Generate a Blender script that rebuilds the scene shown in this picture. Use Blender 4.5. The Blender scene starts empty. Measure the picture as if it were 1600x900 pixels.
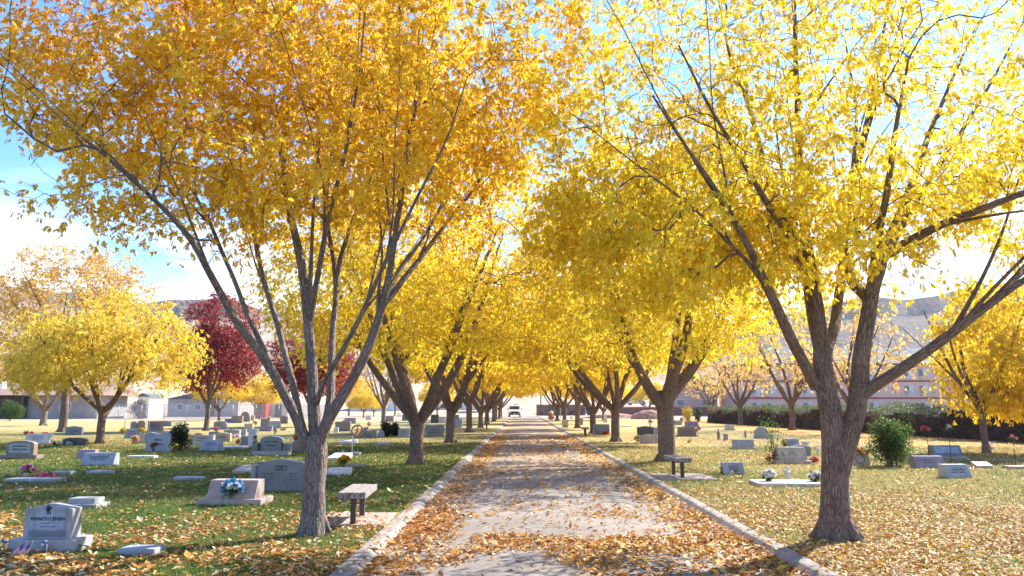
import bpy, bmesh, math, random
import numpy as np
from mathutils import Vector, Matrix

random.seed(7)
S = bpy.context.scene
C = S.collection
PI = math.pi
# ------------------------------------------------------------------ camera
EYE, F = 1.6, 1200.0
PITCH = math.atan((636 - 450) / F)
YAW = math.atan(15 / F * math.cos(PITCH))
cam = bpy.data.cameras.new('camera')
cam.sensor_width = 36.0
cam.lens = 36.0 * F / 1600.0
cam.clip_start, cam.clip_end = 0.1, 6000
camo = bpy.data.objects.new('camera', cam)
camo.location = (0, 0, EYE)
camo.rotation_euler = (PI / 2 + PITCH, 0, YAW)
C.objects.link(camo)
S.camera = camo
FWD = Vector((-math.sin(YAW) * math.cos(PITCH), math.cos(YAW) * math.cos(PITCH), math.sin(PITCH)))


def ray(px, py):
    x, u = (px - 800) / F, (450 - py) / F
    f = math.cos(PITCH) - u * math.sin(PITCH)
    z = math.sin(PITCH) + u * math.cos(PITCH)
    return Vector((x * math.cos(YAW) - f * math.sin(YAW), x * math.sin(YAW) + f * math.cos(YAW), z))


def gp(px, py, z=0.0):
    """photo position -> point on the ground (height z)"""
    r = ray(px, py)
    t = (z - EYE) / r.z
    return Vector((r.x * t, r.y * t, z))


def aty(px, py, y):
    """photo position -> point at real distance y down the road"""
    r = ray(px, py)
    t = y / r.y
    return Vector((r.x * t, y, EYE + r.z * t))


def ppm(p):
    return F / max(0.1, (p - Vector((0, 0, EYE))).dot(FWD))


# ------------------------------------------------------------------ numpy noise
def _h(i, j, k, s):
    n = (i * 374761393 + j * 668265263 + k * 2147483647 + s * 974634777) & 0xFFFFFFFF
    n = ((n ^ (n >> 13)) * 1274126177) & 0xFFFFFFFF
    n = ((n ^ (n >> 16)) * 2246822519) & 0xFFFFFFFF
    return ((n ^ (n >> 15)) & 0xFFFF) / 65535.0


def vnoise(P, sc=1.0, seed=0):
    P = np.asarray(P, float) * sc
    if P.shape[1] == 2:
        P = np.c_[P, np.zeros(len(P))]
    I = np.floor(P).astype(np.int64)
    f = P - I
    f = f * f * (3 - 2 * f)
    o = 0
    for a in (0, 1):
        for b in (0, 1):
            for c in (0, 1):
                w = (f[:, 0] if a else 1 - f[:, 0]) * (f[:, 1] if b else 1 - f[:, 1]) * (f[:, 2] if c else 1 - f[:, 2])
                o = o + w * _h(I[:, 0] + a, I[:, 1] + b, I[:, 2] + c, seed)
    return o


def fbm(P, sc, seed=0, oct=3):
    o, a, t = 0, 1.0, 0
    for k in range(oct):
        o = o + a * vnoise(P, sc * 2 ** k, seed + k)
        t += a
        a *= .5
    return o / t


def unit(a):
    return a / np.maximum(np.linalg.norm(a, axis=-1, keepdims=True), 1e-9)


# ------------------------------------------------------------------ mesh helpers
def link(name, me, mat=None, parent=None):
    o = bpy.data.objects.new(name, me)
    C.objects.link(o)
    if mat is not None and me is not None and len(me.materials) == 0:
        for m in (mat if isinstance(mat, (list, tuple)) else [mat]):
            me.materials.append(m)
    if parent is not None:
        o.parent = parent
    return o


def tag(o, label, cat, group=None, kind=None):
    if label:
        o['label'] = label
    if cat:
        o['category'] = cat
    if group:
        o['group'] = group
    if kind:
        o['kind'] = kind
    return o


def thing(name, label, cat, loc=(0, 0, 0), rz=0.0, group=None):
    o = bpy.data.objects.new(name, None)
    o.empty_display_size = .2
    C.objects.link(o)
    o.location = loc
    o.rotation_euler = (0, 0, rz)
    return tag(o, label, cat, group)


def structure(name, me, mat):
    return tag(link(name, me, mat), None, None, None, 'structure')


def qmesh(name, V, Q, smooth=False, attrs=None):
    V = np.ascontiguousarray(V, np.float32)
    Q = np.ascontiguousarray(Q, np.int32)
    k = Q.shape[1]
    me = bpy.data.meshes.new(name)
    me.vertices.add(len(V))
    me.vertices.foreach_set('co', V.ravel())
    me.loops.add(Q.size)
    me.loops.foreach_set('vertex_index', Q.ravel())
    me.polygons.add(len(Q))
    me.polygons.foreach_set('loop_start', np.arange(len(Q), dtype=np.int32) * k)
    me.polygons.foreach_set('loop_total', np.full(len(Q), k, np.int32))
    me.polygons.foreach_set('use_smooth', np.full(len(Q), smooth, bool))
    for n, (t, d) in (attrs or {}).items():
        a = me.attributes.new(n, t, 'POINT')
        key = 'color' if t == 'FLOAT_COLOR' else 'vector'
        a.data.foreach_set(key, np.ascontiguousarray(d, np.float32).ravel())
    me.update(calc_edges=True)
    return me


class MB:
    """collects shapes into one mesh; every face remembers a material slot"""

    def __init__(s):
        s.v, s.f, s.m, s.sm = [], [], [], []

    def add(s, vs, fs, mi=0, smooth=False):
        n = len(s.v)
        s.v += [tuple(v) for v in vs]
        s.f += [[i + n for i in f] for f in fs]
        s.m += [mi] * len(fs)
        s.sm += [smooth] * len(fs)
        return s

    def from_bm(s, bm, mi=0, smooth=False, M=None):
        bm.verts.ensure_lookup_table()
        bm.verts.index_update()
        vs = [(M @ v.co) if M is not None else v.co.copy() for v in bm.verts]
        s.add(vs, [[v.index for v in f.verts] for f in bm.faces], mi, smooth)
        bm.free()
        return s

    def box(s, c, size, mi=0, bev=0.0, M=None):
        bm = bmesh.new()
        bmesh.ops.create_cube(bm, size=1)
        for v in bm.verts:
            v.co = Vector((v.co.x * size[0] + c[0], v.co.y * size[1] + c[1], v.co.z * size[2] + c[2]))
        if bev > 0:
            bmesh.ops.bevel(bm, geom=bm.edges[:], offset=bev, segments=2, affect='EDGES', profile=.6)
        return s.from_bm(bm, mi, False, M)

    def prism(s, pts, a, b, axis='y', mi=0, bev=0.0, M=None):
        """outline pts in the plane across axis, extruded a..b"""
        bm = bmesh.new()
        def mk(p, t):
            return (p[0], t, p[1]) if axis == 'y' else ((t, p[0], p[1]) if axis == 'x' else (p[0], p[1], t))
        A = [bm.verts.new(mk(p, a)) for p in pts]
        B = [bm.verts.new(mk(p, b)) for p in pts]
        n = len(pts)
        bm.faces.new(A)
        bm.faces.new(B[::-1])
        for i in range(n):
            bm.faces.new((A[i], B[i], B[(i + 1) % n], A[(i + 1) % n]))
        bmesh.ops.recalc_face_normals(bm, faces=bm.faces[:])
        if bev > 0:
            sharp = [e for e in bm.edges if len(e.link_faces) == 2 and e.calc_face_angle(0) > .6]
            bmesh.ops.bevel(bm, geom=sharp, offset=bev, segments=2, affect='EDGES', profile=.6)
        return s.from_bm(bm, mi, False, M)

    def lathe(s, prof, c=(0, 0, 0), n=14, mi=0, smooth=True, sx=1, sy=1):
        vs, fs = [], []
        for r, z in prof:
            for k in range(n):
                a = 2 * PI * k / n
                vs.append((c[0] + r * sx * math.cos(a), c[1] + r * sy * math.sin(a), c[2] + z))
        for i in range(len(prof) - 1):
            for k in range(n):
                fs.append([i * n + k, i * n + (k + 1) % n, (i + 1) * n + (k + 1) % n, (i + 1) * n + k])
        fs.append([k for k in range(n)][::-1])
        fs.append([(len(prof) - 1) * n + k for k in range(n)])
        return s.add(vs, fs, mi, smooth)

    def cyl(s, p, q, r, n=10, mi=0, r2=None):
        p, q = Vector(p), Vector(q)
        d = (q - p).normalized()
        u = d.orthogonal().normalized()
        w = d.cross(u)
        r2 = r if r2 is None else r2
        vs = [p + (u * math.cos(2 * PI * k / n) + w * math.sin(2 * PI * k / n)) * r for k in range(n)]
        vs += [q + (u * math.cos(2 * PI * k / n) + w * math.sin(2 * PI * k / n)) * r2 for k in range(n)]
        fs = [[k, (k + 1) % n, n + (k + 1) % n, n + k] for k in range(n)]
        fs += [list(range(n))[::-1], list(range(n, 2 * n))]
        return s.add(vs, fs, mi, True)

    def blob(s, c, r, seed=0, amp=.15, sub=2, sc=1.3, mi=0):
        bm = bmesh.new()
        bmesh.ops.create_icosphere(bm, subdivisions=sub, radius=1)
        P = np.array([v.co[:] for v in bm.verts])
        nz = fbm(P + 7.3 * (seed + 1), sc, seed, 3) - .5
        for v, k in zip(bm.verts, nz):
            f = 1 + 2 * amp * k
            v.co = Vector((v.co.x * r[0] * f + c[0], v.co.y * r[1] * f + c[1], v.co.z * r[2] * f + c[2]))
        return s.from_bm(bm, mi, True)

    def build(s, name, mat, parent=None):
        me = bpy.data.meshes.new(name)
        me.from_pydata(s.v, [], s.f)
        me.polygons.foreach_set('material_index', s.m)
        me.polygons.foreach_set('use_smooth', s.sm)
        me.update()
        return link(name, me, mat, parent)


# ------------------------------------------------------------------ materials
class NT:
    def __init__(s, tree):
        s.t = tree

    def n(s, typ, ins=None, **kw):
        nd = s.t.nodes.new(typ)
        for k, v in kw.items():
            setattr(nd, k, v)
        for k, v in (ins or {}).items():
            if isinstance(v, bpy.types.NodeSocket):
                s.t.links.new(v, nd.inputs[k])
            elif isinstance(v, bpy.types.Node):
                s.t.links.new(v.outputs[0], nd.inputs[k])
            else:
                nd.inputs[k].default_value = v
        return nd

    def math(s, op, a, b=0.0, clamp=False):
        return s.n('ShaderNodeMath', {0: a, 1: b}, operation=op, use_clamp=clamp).outputs[0]

    def ramp(s, x, lo, hi, a=0.0, b=1.0):
        return s.n('ShaderNodeMapRange', {0: x, 1: lo, 2: hi, 3: a, 4: b}, interpolation_type='SMOOTHSTEP').outputs[0]

    def mix(s, f, a, b, mode='MIX'):
        nd = s.n('ShaderNodeMix', data_type='RGBA', blend_type=mode)
        for i, v in ((0, f), (6, a), (7, b)):
            if isinstance(v, bpy.types.NodeSocket):
                s.t.links.new(v, nd.inputs[i])
            else:
                nd.inputs[i].default_value = (*v, 1) if isinstance(v, tuple) and len(v) == 3 else v
        return nd.outputs[2]

    def noise(s, vec, scale, detail=3, rough=.55):
        return s.n('ShaderNodeTexNoise', {'Vector': vec, 'Scale': scale, 'Detail': detail, 'Roughness': rough}).outputs[0]

    def scale(s, vec, v3):
        return s.n('ShaderNodeVectorMath', {0: vec, 1: v3}, operation='MULTIPLY').outputs[0]


def newmat(name):
    m = bpy.data.materials.new(name)
    m.use_nodes = True
    nt = m.node_tree
    nt.nodes.clear()
    T = NT(nt)
    out = T.n('ShaderNodeOutputMaterial')
    return m, T, out


def finish(T, out, col, rough=.8, bump=None, bstr=.4, bdist=.02, metal=0.0, spec=.35, **kw):
    p = T.n('ShaderNodeBsdfPrincipled', {'Base Color': col if not (isinstance(col, tuple) and len(col) == 3) else (*col, 1),
                                         'Roughness': rough, 'Metallic': metal, 'Specular IOR Level': spec})
    for k, v in kw.items():
        p.inputs[k.replace('_', ' ')].default_value = v
    if bump is not None:
        b = T.n('ShaderNodeBump', {'Height': bump, 'Strength': bstr, 'Distance': bdist})
        T.t.links.new(b.outputs[0], p.inputs['Normal'])
    T.t.links.new(p.outputs[0], out.inputs[0])
    return p


def plain(name, col, rough=.6, var=.18, sc=6.0, metal=0.0, spec=.35, bump=.15):
    m, T, out = newmat(name)
    g = T.n('ShaderNodeNewGeometry').outputs['Position']
    n1 = T.noise(g, sc, 5)
    n2 = T.noise(g, sc * 9, 3)
    f = T.math('ADD', T.math('MULTIPLY', n1, .65), T.math('MULTIPLY', n2, .35))
    dark = tuple(c * (1 - var * 1.6) for c in col)
    lite = tuple(min(1, c * (1 + var)) for c in col)
    c = T.mix(T.ramp(f, .3, .7), dark, lite)
    finish(T, out, c, rough, n2, bump, .01, metal, spec)
    return m


def stone(name, col, speck=.25, rough=.6):
    m, T, out = newmat(name)
    g = T.n('ShaderNodeNewGeometry').outputs['Position']
    big = T.noise(g, 3.0, 4)
    fine = T.noise(g, 120.0, 2)
    st = T.noise(T.scale(g, (9, 9, 1.6)), 1.5, 4)
    c = T.mix(T.ramp(big, .3, .7), tuple(k * .82 for k in col), tuple(min(.8, k * 1.12) for k in col))
    c = T.mix(T.math('MULTIPLY', T.ramp(fine, .5, .7), speck), c, tuple(k * .35 for k in col))
    c = T.mix(T.math('MULTIPLY', T.ramp(st, .50, .72), .45), c, (.16, .14, .12))
    lich = T.noise(g, 17.0, 5, .7)
    c = T.mix(T.math('MULTIPLY', T.ramp(lich, .62, .70), .45), c, (.34, .33, .26))
    finish(T, out, c, rough, fine, .25, .006)
    return m


def tintmat(name, transl=.45, rough=.55, spec=.3, boost=1.0):
    m, T, out = newmat(name)
    a = T.n('ShaderNodeAttribute', attribute_name='tint').outputs['Color']
    p = T.n('ShaderNodeBsdfPrincipled', {'Base Color': a, 'Roughness': rough, 'Specular IOR Level': spec})
    t = T.n('ShaderNodeBsdfTranslucent', {'Color': a})
    mx = T.n('ShaderNodeMixShader', {0: transl, 1: p.outputs[0], 2: t.outputs[0]})
    T.t.links.new(mx.outputs[0], out.inputs[0])
    return m


def barkmat(name, lo, hi, moss=None):
    m, T, out = newmat(name)
    a = T.n('ShaderNodeAttribute', attribute_name='bcoord').outputs['Vector']
    v1 = T.scale(a, (70, 70, 6))
    nz = T.noise(v1, 1.0, 6, .65)
    vo = T.n('ShaderNodeTexVoronoi', {'Vector': T.n('ShaderNodeVectorMath', {0: T.scale(a, (40, 40, 6.0)), 1: T.n('ShaderNodeTexNoise', {'Vector': a, 'Scale': 14.0}).outputs['Color']}, operation='ADD').outputs[0], 'Scale': 1.0}, feature='DISTANCE_TO_EDGE').outputs[0]
    rid = T.ramp(vo, 0.0, .32)
    h = T.math('ADD', T.math('MULTIPLY', rid, .7), T.math('MULTIPLY', nz, .5))
    big = T.noise(a, 2.3, 3)
    c = T.mix(T.ramp(h, .16, .66), lo, hi)
    c = T.mix(T.math('MULTIPLY', T.ramp(big, .4, .75), .45), c, tuple(k * 1.35 for k in hi))
    finish(T, out, c, .9, h, .9, .03, spec=.15)
    return m


M = {}
M['leaf'] = tintmat('autumn_leaf', .6, .45, .45)
M['litter'] = tintmat('fallen_leaf', .15, .6)
M['grass'] = tintmat('grass_blade', .4, .6)
M['petal'] = tintmat('petal', .3, .6)
M['bark_grey'] = barkmat('grey_bark', (.095, .075, .068), (.285, .235, .21))
M['bark_brown'] = barkmat('brown_bark', (.085, .06, .048), (.27, .195, .155))
M['bark_pale'] = barkmat('pale_bark', (.12, .085, .065), (.32, .25, .21))
M['grey'] = stone('grey_granite', (.34, .345, .345))
M['blue'] = stone('blue_grey_granite', (.30, .335, .38))
M['dark'] = stone('dark_granite', (.055, .058, .065), .2, .3)
M['steel'] = stone('slate_granite', (.175, .195, .21), .3, .45)
M['tan'] = stone('tan_sandstone', (.43, .355, .27))
M['brown'] = stone('brown_granite', (.25, .195, .16))
M['pink'] = stone('pink_granite', (.43, .335, .29))
M['mauve'] = stone('mauve_granite', (.30, .245, .26))
M['white'] = stone('white_marble', (.60, .58, .54), .08)
M['panel'] = stone('polished_panel', (.33, .37, .43), .12, .3)
M['engrave'] = plain('engraved_dark', (.045, .045, .05), .8)
M['concrete'] = stone('concrete', (.27, .24, .215), .25, .9)
M['pad'] = stone('pad_concrete', (.40, .31, .27), .25, .9)
M['wood'] = plain('weathered_timber', (.27, .24, .225), .85, .3, 11, bump=.4)
M['rust'] = plain('brown_painted_steel', (.08, .06, .05), .6)
M['blackmetal'] = plain('black_metal', (.02, .02, .022), .45)
M['galv'] = plain('galvanised_metal', (.42, .43, .43), .45, metal=.6)
M['whitepaint'] = plain('white_paint', (.78, .78, .77), .45, .06)
M['carwhite'] = plain('white_car_paint', (.78, .79, .80), .25, .03, 2, spec=.5, bump=0)
M['glass'] = plain('dark_glass', (.03, .045, .055), .08, .3, 2, spec=.8, bump=0)
M['tyre'] = plain('tyre_rubber', (.018, .018, .018), .85)
M['chrome'] = plain('grey_trim', (.35, .35, .36), .3, metal=.7)
M['lamp'] = plain('headlight_glass', (.75, .75, .72), .15)
M['red'] = plain('red_paint', (.42, .05, .035), .5)
M['orange'] = plain('orange_paint', (.55, .16, .05), .55)
M['bluepaint'] = plain('blue_plastic', (.05, .12, .5), .5)
M['vase_dark'] = plain('dark_vase', (.03, .03, .035), .4)
M['vase_white'] = plain('white_vase', (.6, .58, .55), .5)
M['stucco_pink'] = plain('pink_stucco', (.62, .42, .33), .9, .08, 1.5)
M['stucco_white'] = plain('white_stucco', (.80, .78, .74), .9, .05, 1.5)
M['stucco_grey'] = plain('grey_stucco', (.38, .36, .34), .9, .12, 1.5)
M['roof_brown'] = plain('brown_shingle', (.30, .20, .15), .9, .2, 4)
M['roof_grey'] = plain('grey_green_roof', (.12, .14, .135), .9, .15, 3)
M['darkwood'] = plain('dark_brown_boards', (.06, .035, .03), .8)
M['fenceboard'] = plain('brown_fence_boards', (.14, .085, .06), .85, .3, 3)
M['redwall'] = plain('red_block_wall', (.30, .13, .095), .9, .15, 3)
M['band'] = plain('dark_red_band', (.30, .07, .06), .8)

# ------------------------------------------------------------------ ground, road, kerbs, hills, sky
HAZE = .00013
LX, RX = -1.85, 3.05            # outer edges of the two kerbs
ROAD_END = 133.0


def terrain(x, y):
    """height of the ground: flat cemetery, then a sandy rise beyond the cross street"""
    z = np.zeros_like(x)
    far = np.clip((y - 152) / 260.0, 0, 1)
    z = z + far ** 1.2 * 15
    lot = np.clip((y - 150) / 14.0, 0, 1) * np.clip((x - 12) / 10.0, 0, 1)
    z = np.maximum(z, 2.0 * lot * lot * (3 - 2 * lot))
    P = np.c_[x.ravel(), y.ravel()]
    bump = ((fbm(P, .09, 5, 3) - .5) * .22).reshape(x.shape)
    away = np.clip((np.abs(x - .6) - 6) / 12, 0, 1) * np.clip((y - 100) / 40, 0, 1)
    return z + bump * away


xs = np.unique(np.r_[np.linspace(-900, -120, 14), np.linspace(-120, -20, 30), np.linspace(-20, -1.9, 30), -1.84, -1.78,
                     2.98, 3.04, np.linspace(3.1, 22, 30), np.linspace(22, 120, 30), np.linspace(120, 900, 14)])
ys = np.unique(np.r_[np.linspace(-80, -6, 8), np.linspace(-6, 60, 60), np.linspace(60, ROAD_END, 30), ROAD_END + .05,
                     np.linspace(ROAD_END + 1, 200, 40), np.linspace(200, 1800, 30)])
X, Y = np.meshgrid(xs, ys, indexing='ij')
Z = terrain(X, Y)
Z[(X > -1.8) & (X < 3.0) & (Y <= ROAD_END)] = -.24
nx, ny = X.shape
idx = np.arange(nx * ny).reshape(nx, ny)
Q = np.stack([idx[:-1, :-1], idx[1:, :-1], idx[1:, 1:], idx[:-1, 1:]], -1).reshape(-1, 4)

m, T, out = newmat('lawn_and_earth')
pos = T.n('ShaderNodeNewGeometry').outputs['Position']
sp = T.n('ShaderNodeSeparateXYZ', {0: pos})
px_, py_ = sp.outputs[0], sp.outputs[1]
nbig = T.noise(pos, .16, 4)
nmid = T.noise(pos, 1.1, 4)
nfin = T.noise(pos, 14.0, 3)
nvf = T.noise(pos, 70.0, 2)
green = T.mix(T.ramp(nmid, .3, .7), (.055, .105, .018), (.115, .16, .038))
green = T.mix(T.ramp(nvf, .35, .7), T.mix(.5, green, (.02, .045, .008)), green)
straw = T.mix(T.ramp(nmid, .3, .7), (.36, .30, .13), (.25, .25, .085))
straw = T.mix(T.ramp(nvf, .35, .75), straw, (.46, .40, .22))
sand = T.mix(T.ramp(nbig, .35, .65), (.42, .31, .21), (.50, .40, .29))
sand = T.mix(T.ramp(nfin, .45, .8), sand, (.30, .24, .14))
# the right-hand lawn is half gone to straw
rightside = T.ramp(px_, 1.0, 4.0)
dry = T.math('MULTIPLY', rightside, T.ramp(nbig, .25, .62, .25, .75))
dry = T.math('MAXIMUM', dry, T.math('MULTIPLY', T.ramp(nmid, .56, .74), .5))
dry = T.math('MAXIMUM', dry, T.ramp(T.math('ADD', py_, T.math('MULTIPLY', nbig, 22.0)), 38, 72))
lawn = T.mix(dry, green, straw)
# leaf litter seen from afar: small cells that are leaves or not
vor = T.n('ShaderNodeTexVoronoi', {'Vector': pos, 'Scale': 11.0}, feature='F1')
cellr = T.n('ShaderNodeSeparateColor', {0: vor.outputs['Color']})
litcol = T.mix(cellr.outputs[1], (.44, .22, .05), (.62, .42, .10))
litcol = T.mix(T.ramp(cellr.outputs[2], .6, .9), litcol, (.34, .19, .09))
nl = T.noise(pos, .42, 4)
lit = T.math('ADD', T.ramp(nl, .38, .68, .03, .30), T.math('MULTIPLY', rightside, .12))
lit = T.math('MULTIPLY', lit, T.ramp(py_, 9.0, 30.0, .25, 1.15))
# a deep drift of brown leaves under the hedge and under the trees along it
hed = T.math('MULTIPLY', T.ramp(T.math('ADD', px_, T.math('MULTIPLY', nmid, 4.0)), 15.5, 19.0), T.ramp(px_, 26.0, 23.0))
lit = T.math('MAXIMUM', lit, T.math('MULTIPLY', hed, .9))
lmask = T.math('LESS_THAN', cellr.outputs[0], lit)
lawn = T.mix(lmask, lawn, litcol)
edge = T.math('ADD', T.math('MULTIPLY', nbig, 26.0), T.math('MULTIPLY', nmid, 5.0))
out1 = T.ramp(T.math('ADD', py_, edge), 112, 122)
outl = T.ramp(T.math('ADD', T.math('MULTIPLY', px_, -1.0), edge), 78, 92)
outr = T.ramp(T.math('ADD', px_, T.math('MULTIPLY', edge, .1)), 23.5, 25.5)
o_ = T.math('MAXIMUM', T.math('MAXIMUM', out1, outl), outr)
# the pale dirt lane that runs along the far left side of the cemetery
lane = T.math('MULTIPLY', T.ramp(py_, 92, 94), T.ramp(px_, -12, -16))
o_ = T.math('MAXIMUM', o_, lane)
col = T.mix(o_, lawn, sand)
finish(T, out, col, .95, T.math('ADD', nvf, nfin), .7, .03, spec=.1)
ground = structure('ground', qmesh('ground', np.c_[X.ravel(), Y.ravel(), Z.ravel()], Q, True), m)

# --- road
m, T, out = newmat('worn_asphalt')
pos = T.n('ShaderNodeNewGeometry').outputs['Position']
sp = T.n('ShaderNodeSeparateXYZ', {0: pos})
n1 = T.noise(pos, .5, 5)
n2 = T.noise(T.scale(pos, (1, .25, 1)), 3.0, 5)
agg = T.noise(pos, 90.0, 2)
c = T.mix(T.ramp(n1, .3, .7), (.205, .180, .158), (.285, .25, .22))
c = T.mix(T.math('MULTIPLY', T.ramp(n2, .45, .8), .6), c, (.31, .29, .265))
c = T.mix(T.math('MULTIPLY', T.ramp(agg, .5, .72), .55), c, (.10, .095, .09))
c = T.mix(T.math('MULTIPLY', T.ramp(agg, .42, .25), .4), c, (.45, .43, .40))
cr = T.n('ShaderNodeTexVoronoi', {'Vector': T.n('ShaderNodeVectorMath', {0: pos, 1: T.n('ShaderNodeTexNoise', {'Vector': pos, 'Scale': 1.6}).outputs['Color']}, operation='ADD').outputs[0], 'Scale': .45}, feature='DISTANCE_TO_EDGE').outputs[0]
c = T.mix(T.math('MULTIPLY', T.ramp(cr, .012, .003), .65), c, (.06, .055, .05))
vor = T.n('ShaderNodeTexVoronoi', {'Vector': pos, 'Scale': 12.0}, feature='F1')
cc = T.n('ShaderNodeSeparateColor', {0: vor.outputs['Color']})
lc = T.mix(cc.outputs[1], (.42, .23, .07), (.56, .38, .15))
nl = T.noise(T.scale(pos, (.55, .35, 1)), 1.0, 4)
side = T.math('ABSOLUTE', T.math('SUBTRACT', sp.outputs[0], .6))
lit = T.math('ADD', T.ramp(nl, .42, .64, .04, .36), T.ramp(side, 1.2, 2.1, 0, .6))
lit = T.math('MULTIPLY', lit, T.ramp(sp.outputs[1], 14, 26))
lit = T.math('MULTIPLY', lit, T.ramp(sp.outputs[1], 120, 90))
c = T.mix(T.math('LESS_THAN', cc.outputs[0], lit), c, lc)
finish(T, out, c, .9, agg, .5, .012, spec=.2)
rx = np.linspace(-1.49, 2.69, 14)
ry = np.r_[np.linspace(-12, 30, 40), np.linspace(33, ROAD_END, 30)]
RXX, RYY = np.meshgrid(rx, ry, indexing='ij')
crown = lambda x: -.079 + .045 * (1 - ((x - .6) / 2.09) ** 2)
RZ = crown(RXX) + (fbm(np.c_[RXX.ravel(), RYY.ravel()], .7, 3).reshape(RXX.shape) - .5) * .012
ii = np.arange(RXX.size).reshape(RXX.shape)
RQ = np.stack([ii[:-1, :-1], ii[1:, :-1], ii[1:, 1:], ii[:-1, 1:]], -1).reshape(-1, 4)
structure('road', qmesh('road', np.c_[RXX.ravel(), RYY.ravel(), RZ.ravel()], RQ, True), m)
mb = MB()
mb.add([(-140, 136, .006), (140, 136, .006), (140, 145, .006), (-140, 145, .006)], [[0, 1, 2, 3]])
mb.add([(-1.5, 132.9, -.07), (2.7, 132.9, -.07), (4.2, 136.02, .01), (-3.0, 136.02, .01)], [[0, 1, 2, 3]])
tag(mb.build('cross_street', plain('street_asphalt', (.26, .25, .24), .9, .12, 1.0)), None, None, None, 'structure')

# --- kerbs with a gutter pan, cast in three-metre lengths
for sgn, xo in ((1, LX), (-1, RX)):
    mb = MB()
    prof = [(0, -.22), (0, .004), (.015, .012), (.13, .010), (.16, .0), (.21, -.045), (.24, -.068), (.38, -.074), (.38, -.22)]
    rk = random.Random(4 + sgn)
    y = -11.0
    while y < ROAD_END:
        L = 3.0
        dz, dx = rk.uniform(-.006, .006), rk.uniform(-.006, .006)
        pts = [(xo + sgn * p[0] + dx, p[1] + (dz if p[1] > -.2 else 0)) for p in prof]
        mb.prism(pts if sgn > 0 else pts[::-1], y, min(y + L - .012, ROAD_END), 'y', 0)
        y += L
    tag(mb.build('kerb', M['concrete']), None, None, None, 'structure')

# --- hills: long mesas round the valley
az = np.radians(np.linspace(-62, 62, 240))
prof_r = np.array([430, 520, 620, 720, 800, 860, 900, 915, 960, 1200])
prof_h = np.array([-.02, .10, .26, .43, .60, .74, .82, 1.0, 1.0, .92])
adeg = np.degrees(az)
crest = np.interp(adeg, [-62, -40, -30, -22, -16, -11, -4, 0, 4, 9, 16, 22, 30, 40, 62],
                  [112, 118, 122, 116, 110, 106, 86, 58, 54, 78, 98, 116, 126, 134, 134])
crest = crest + (fbm(np.c_[adeg, adeg * 0], .22, 9, 3) - .5) * 16
A, R = np.meshgrid(az, prof_r, indexing='ij')
Hh = crest[:, None] * prof_h[None, :]
nzz = fbm(np.c_[(A * 900).ravel(), R.ravel()], .012, 12, 5).reshape(A.shape) - .5
R2 = R + nzz * 110 * (R < 930)
Hh = Hh + nzz * 22 * (prof_h[None, :] > .05) * (prof_h[None, :] < .95)
V = np.c_[(np.sin(A) * R2).ravel(), (np.cos(A) * R2).ravel(), Hh.ravel()]
ii = np.arange(A.size).reshape(A.shape)
HQ = np.stack([ii[:-1, :-1], ii[1:, :-1], ii[1:, 1:], ii[:-1, 1:]], -1).reshape(-1, 4)[:, ::-1]
m, T, out = newmat('desert_slope')
pos = T.n('ShaderNodeNewGeometry').outputs['Position']
sp = T.n('ShaderNodeSeparateXYZ', {0: pos})
n1 = T.noise(pos, .012, 5)
n2 = T.noise(pos, .16, 4)
strat = T.noise(T.scale(pos, (.004, .004, .12)), 1.0, 4)
c = T.mix(T.ramp(strat, .35, .65), (.40, .24, .16), (.46, .34, .24))
c = T.mix(T.ramp(n1, .4, .65), c, (.36, .30, .22))
c = T.mix(T.math('MULTIPLY', T.ramp(n2, .55, .62), .75), c, (.075, .075, .045))
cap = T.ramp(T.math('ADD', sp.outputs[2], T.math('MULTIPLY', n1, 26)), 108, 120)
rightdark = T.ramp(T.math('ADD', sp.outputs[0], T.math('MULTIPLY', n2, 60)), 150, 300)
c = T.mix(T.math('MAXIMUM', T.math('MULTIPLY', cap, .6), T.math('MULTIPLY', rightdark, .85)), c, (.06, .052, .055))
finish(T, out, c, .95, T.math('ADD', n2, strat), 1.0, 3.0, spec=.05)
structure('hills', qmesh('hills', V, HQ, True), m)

# --- sky
SUN_AZ, SUN_EL = math.radians(47), math.radians(38)     # azimuth to the right of straight down the road
W = bpy.data.worlds.new('World')
S.world = W
W.use_nodes = True
W.node_tree.nodes.clear()
T = NT(W.node_tree)
sky = T.n('ShaderNodeTexSky', sky_type='NISHITA', sun_disc=False, sun_elevation=SUN_EL, sun_rotation=SUN_AZ,
          altitude=1500, air_density=1.0, dust_density=.7, ozone_density=2.0)
d = T.n('ShaderNodeTexCoord').outputs['Generated']
sz = T.n('ShaderNodeSeparateXYZ', {0: d})
den = T.math('ADD', T.math('MAXIMUM', sz.outputs[2], 0.0), .12)
cp = T.n('ShaderNodeCombineXYZ', {0: T.math('DIVIDE', sz.outputs[0], den), 1: T.math('DIVIDE', sz.outputs[1], den), 2: 0.0}).outputs[0]
n1 = T.noise(T.scale(cp, (.9, .55, 1)), 1.3, 7, .6)
n2 = T.noise(T.scale(cp, (.5, 1.6, 1)), 1.6, 6, .6)
low = T.ramp(sz.outputs[2], .25, .17)
bank = T.math('MULTIPLY', low, T.ramp(n1, .36, .62))
wisp = T.math('MULTIPLY', T.ramp(n2, .5, .8), .4)
glare = T.ramp(T.n('ShaderNodeVectorMath', {0: d, 1: (math.sin(SUN_AZ) * math.cos(SUN_EL), math.cos(SUN_AZ) * math.cos(SUN_EL), math.sin(SUN_EL))}, operation='DOT_PRODUCT').outputs['Value'], .80, 1.0)
thin = T.math('MULTIPLY', glare, T.ramp(n2, .40, .75, .0, .45))
cl = T.math('MAXIMUM', T.math('MAXIMUM', bank, wisp), thin)
skyc = T.mix(1.0, sky.outputs[0], (.50, .76, 1.08), 'MULTIPLY')
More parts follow.
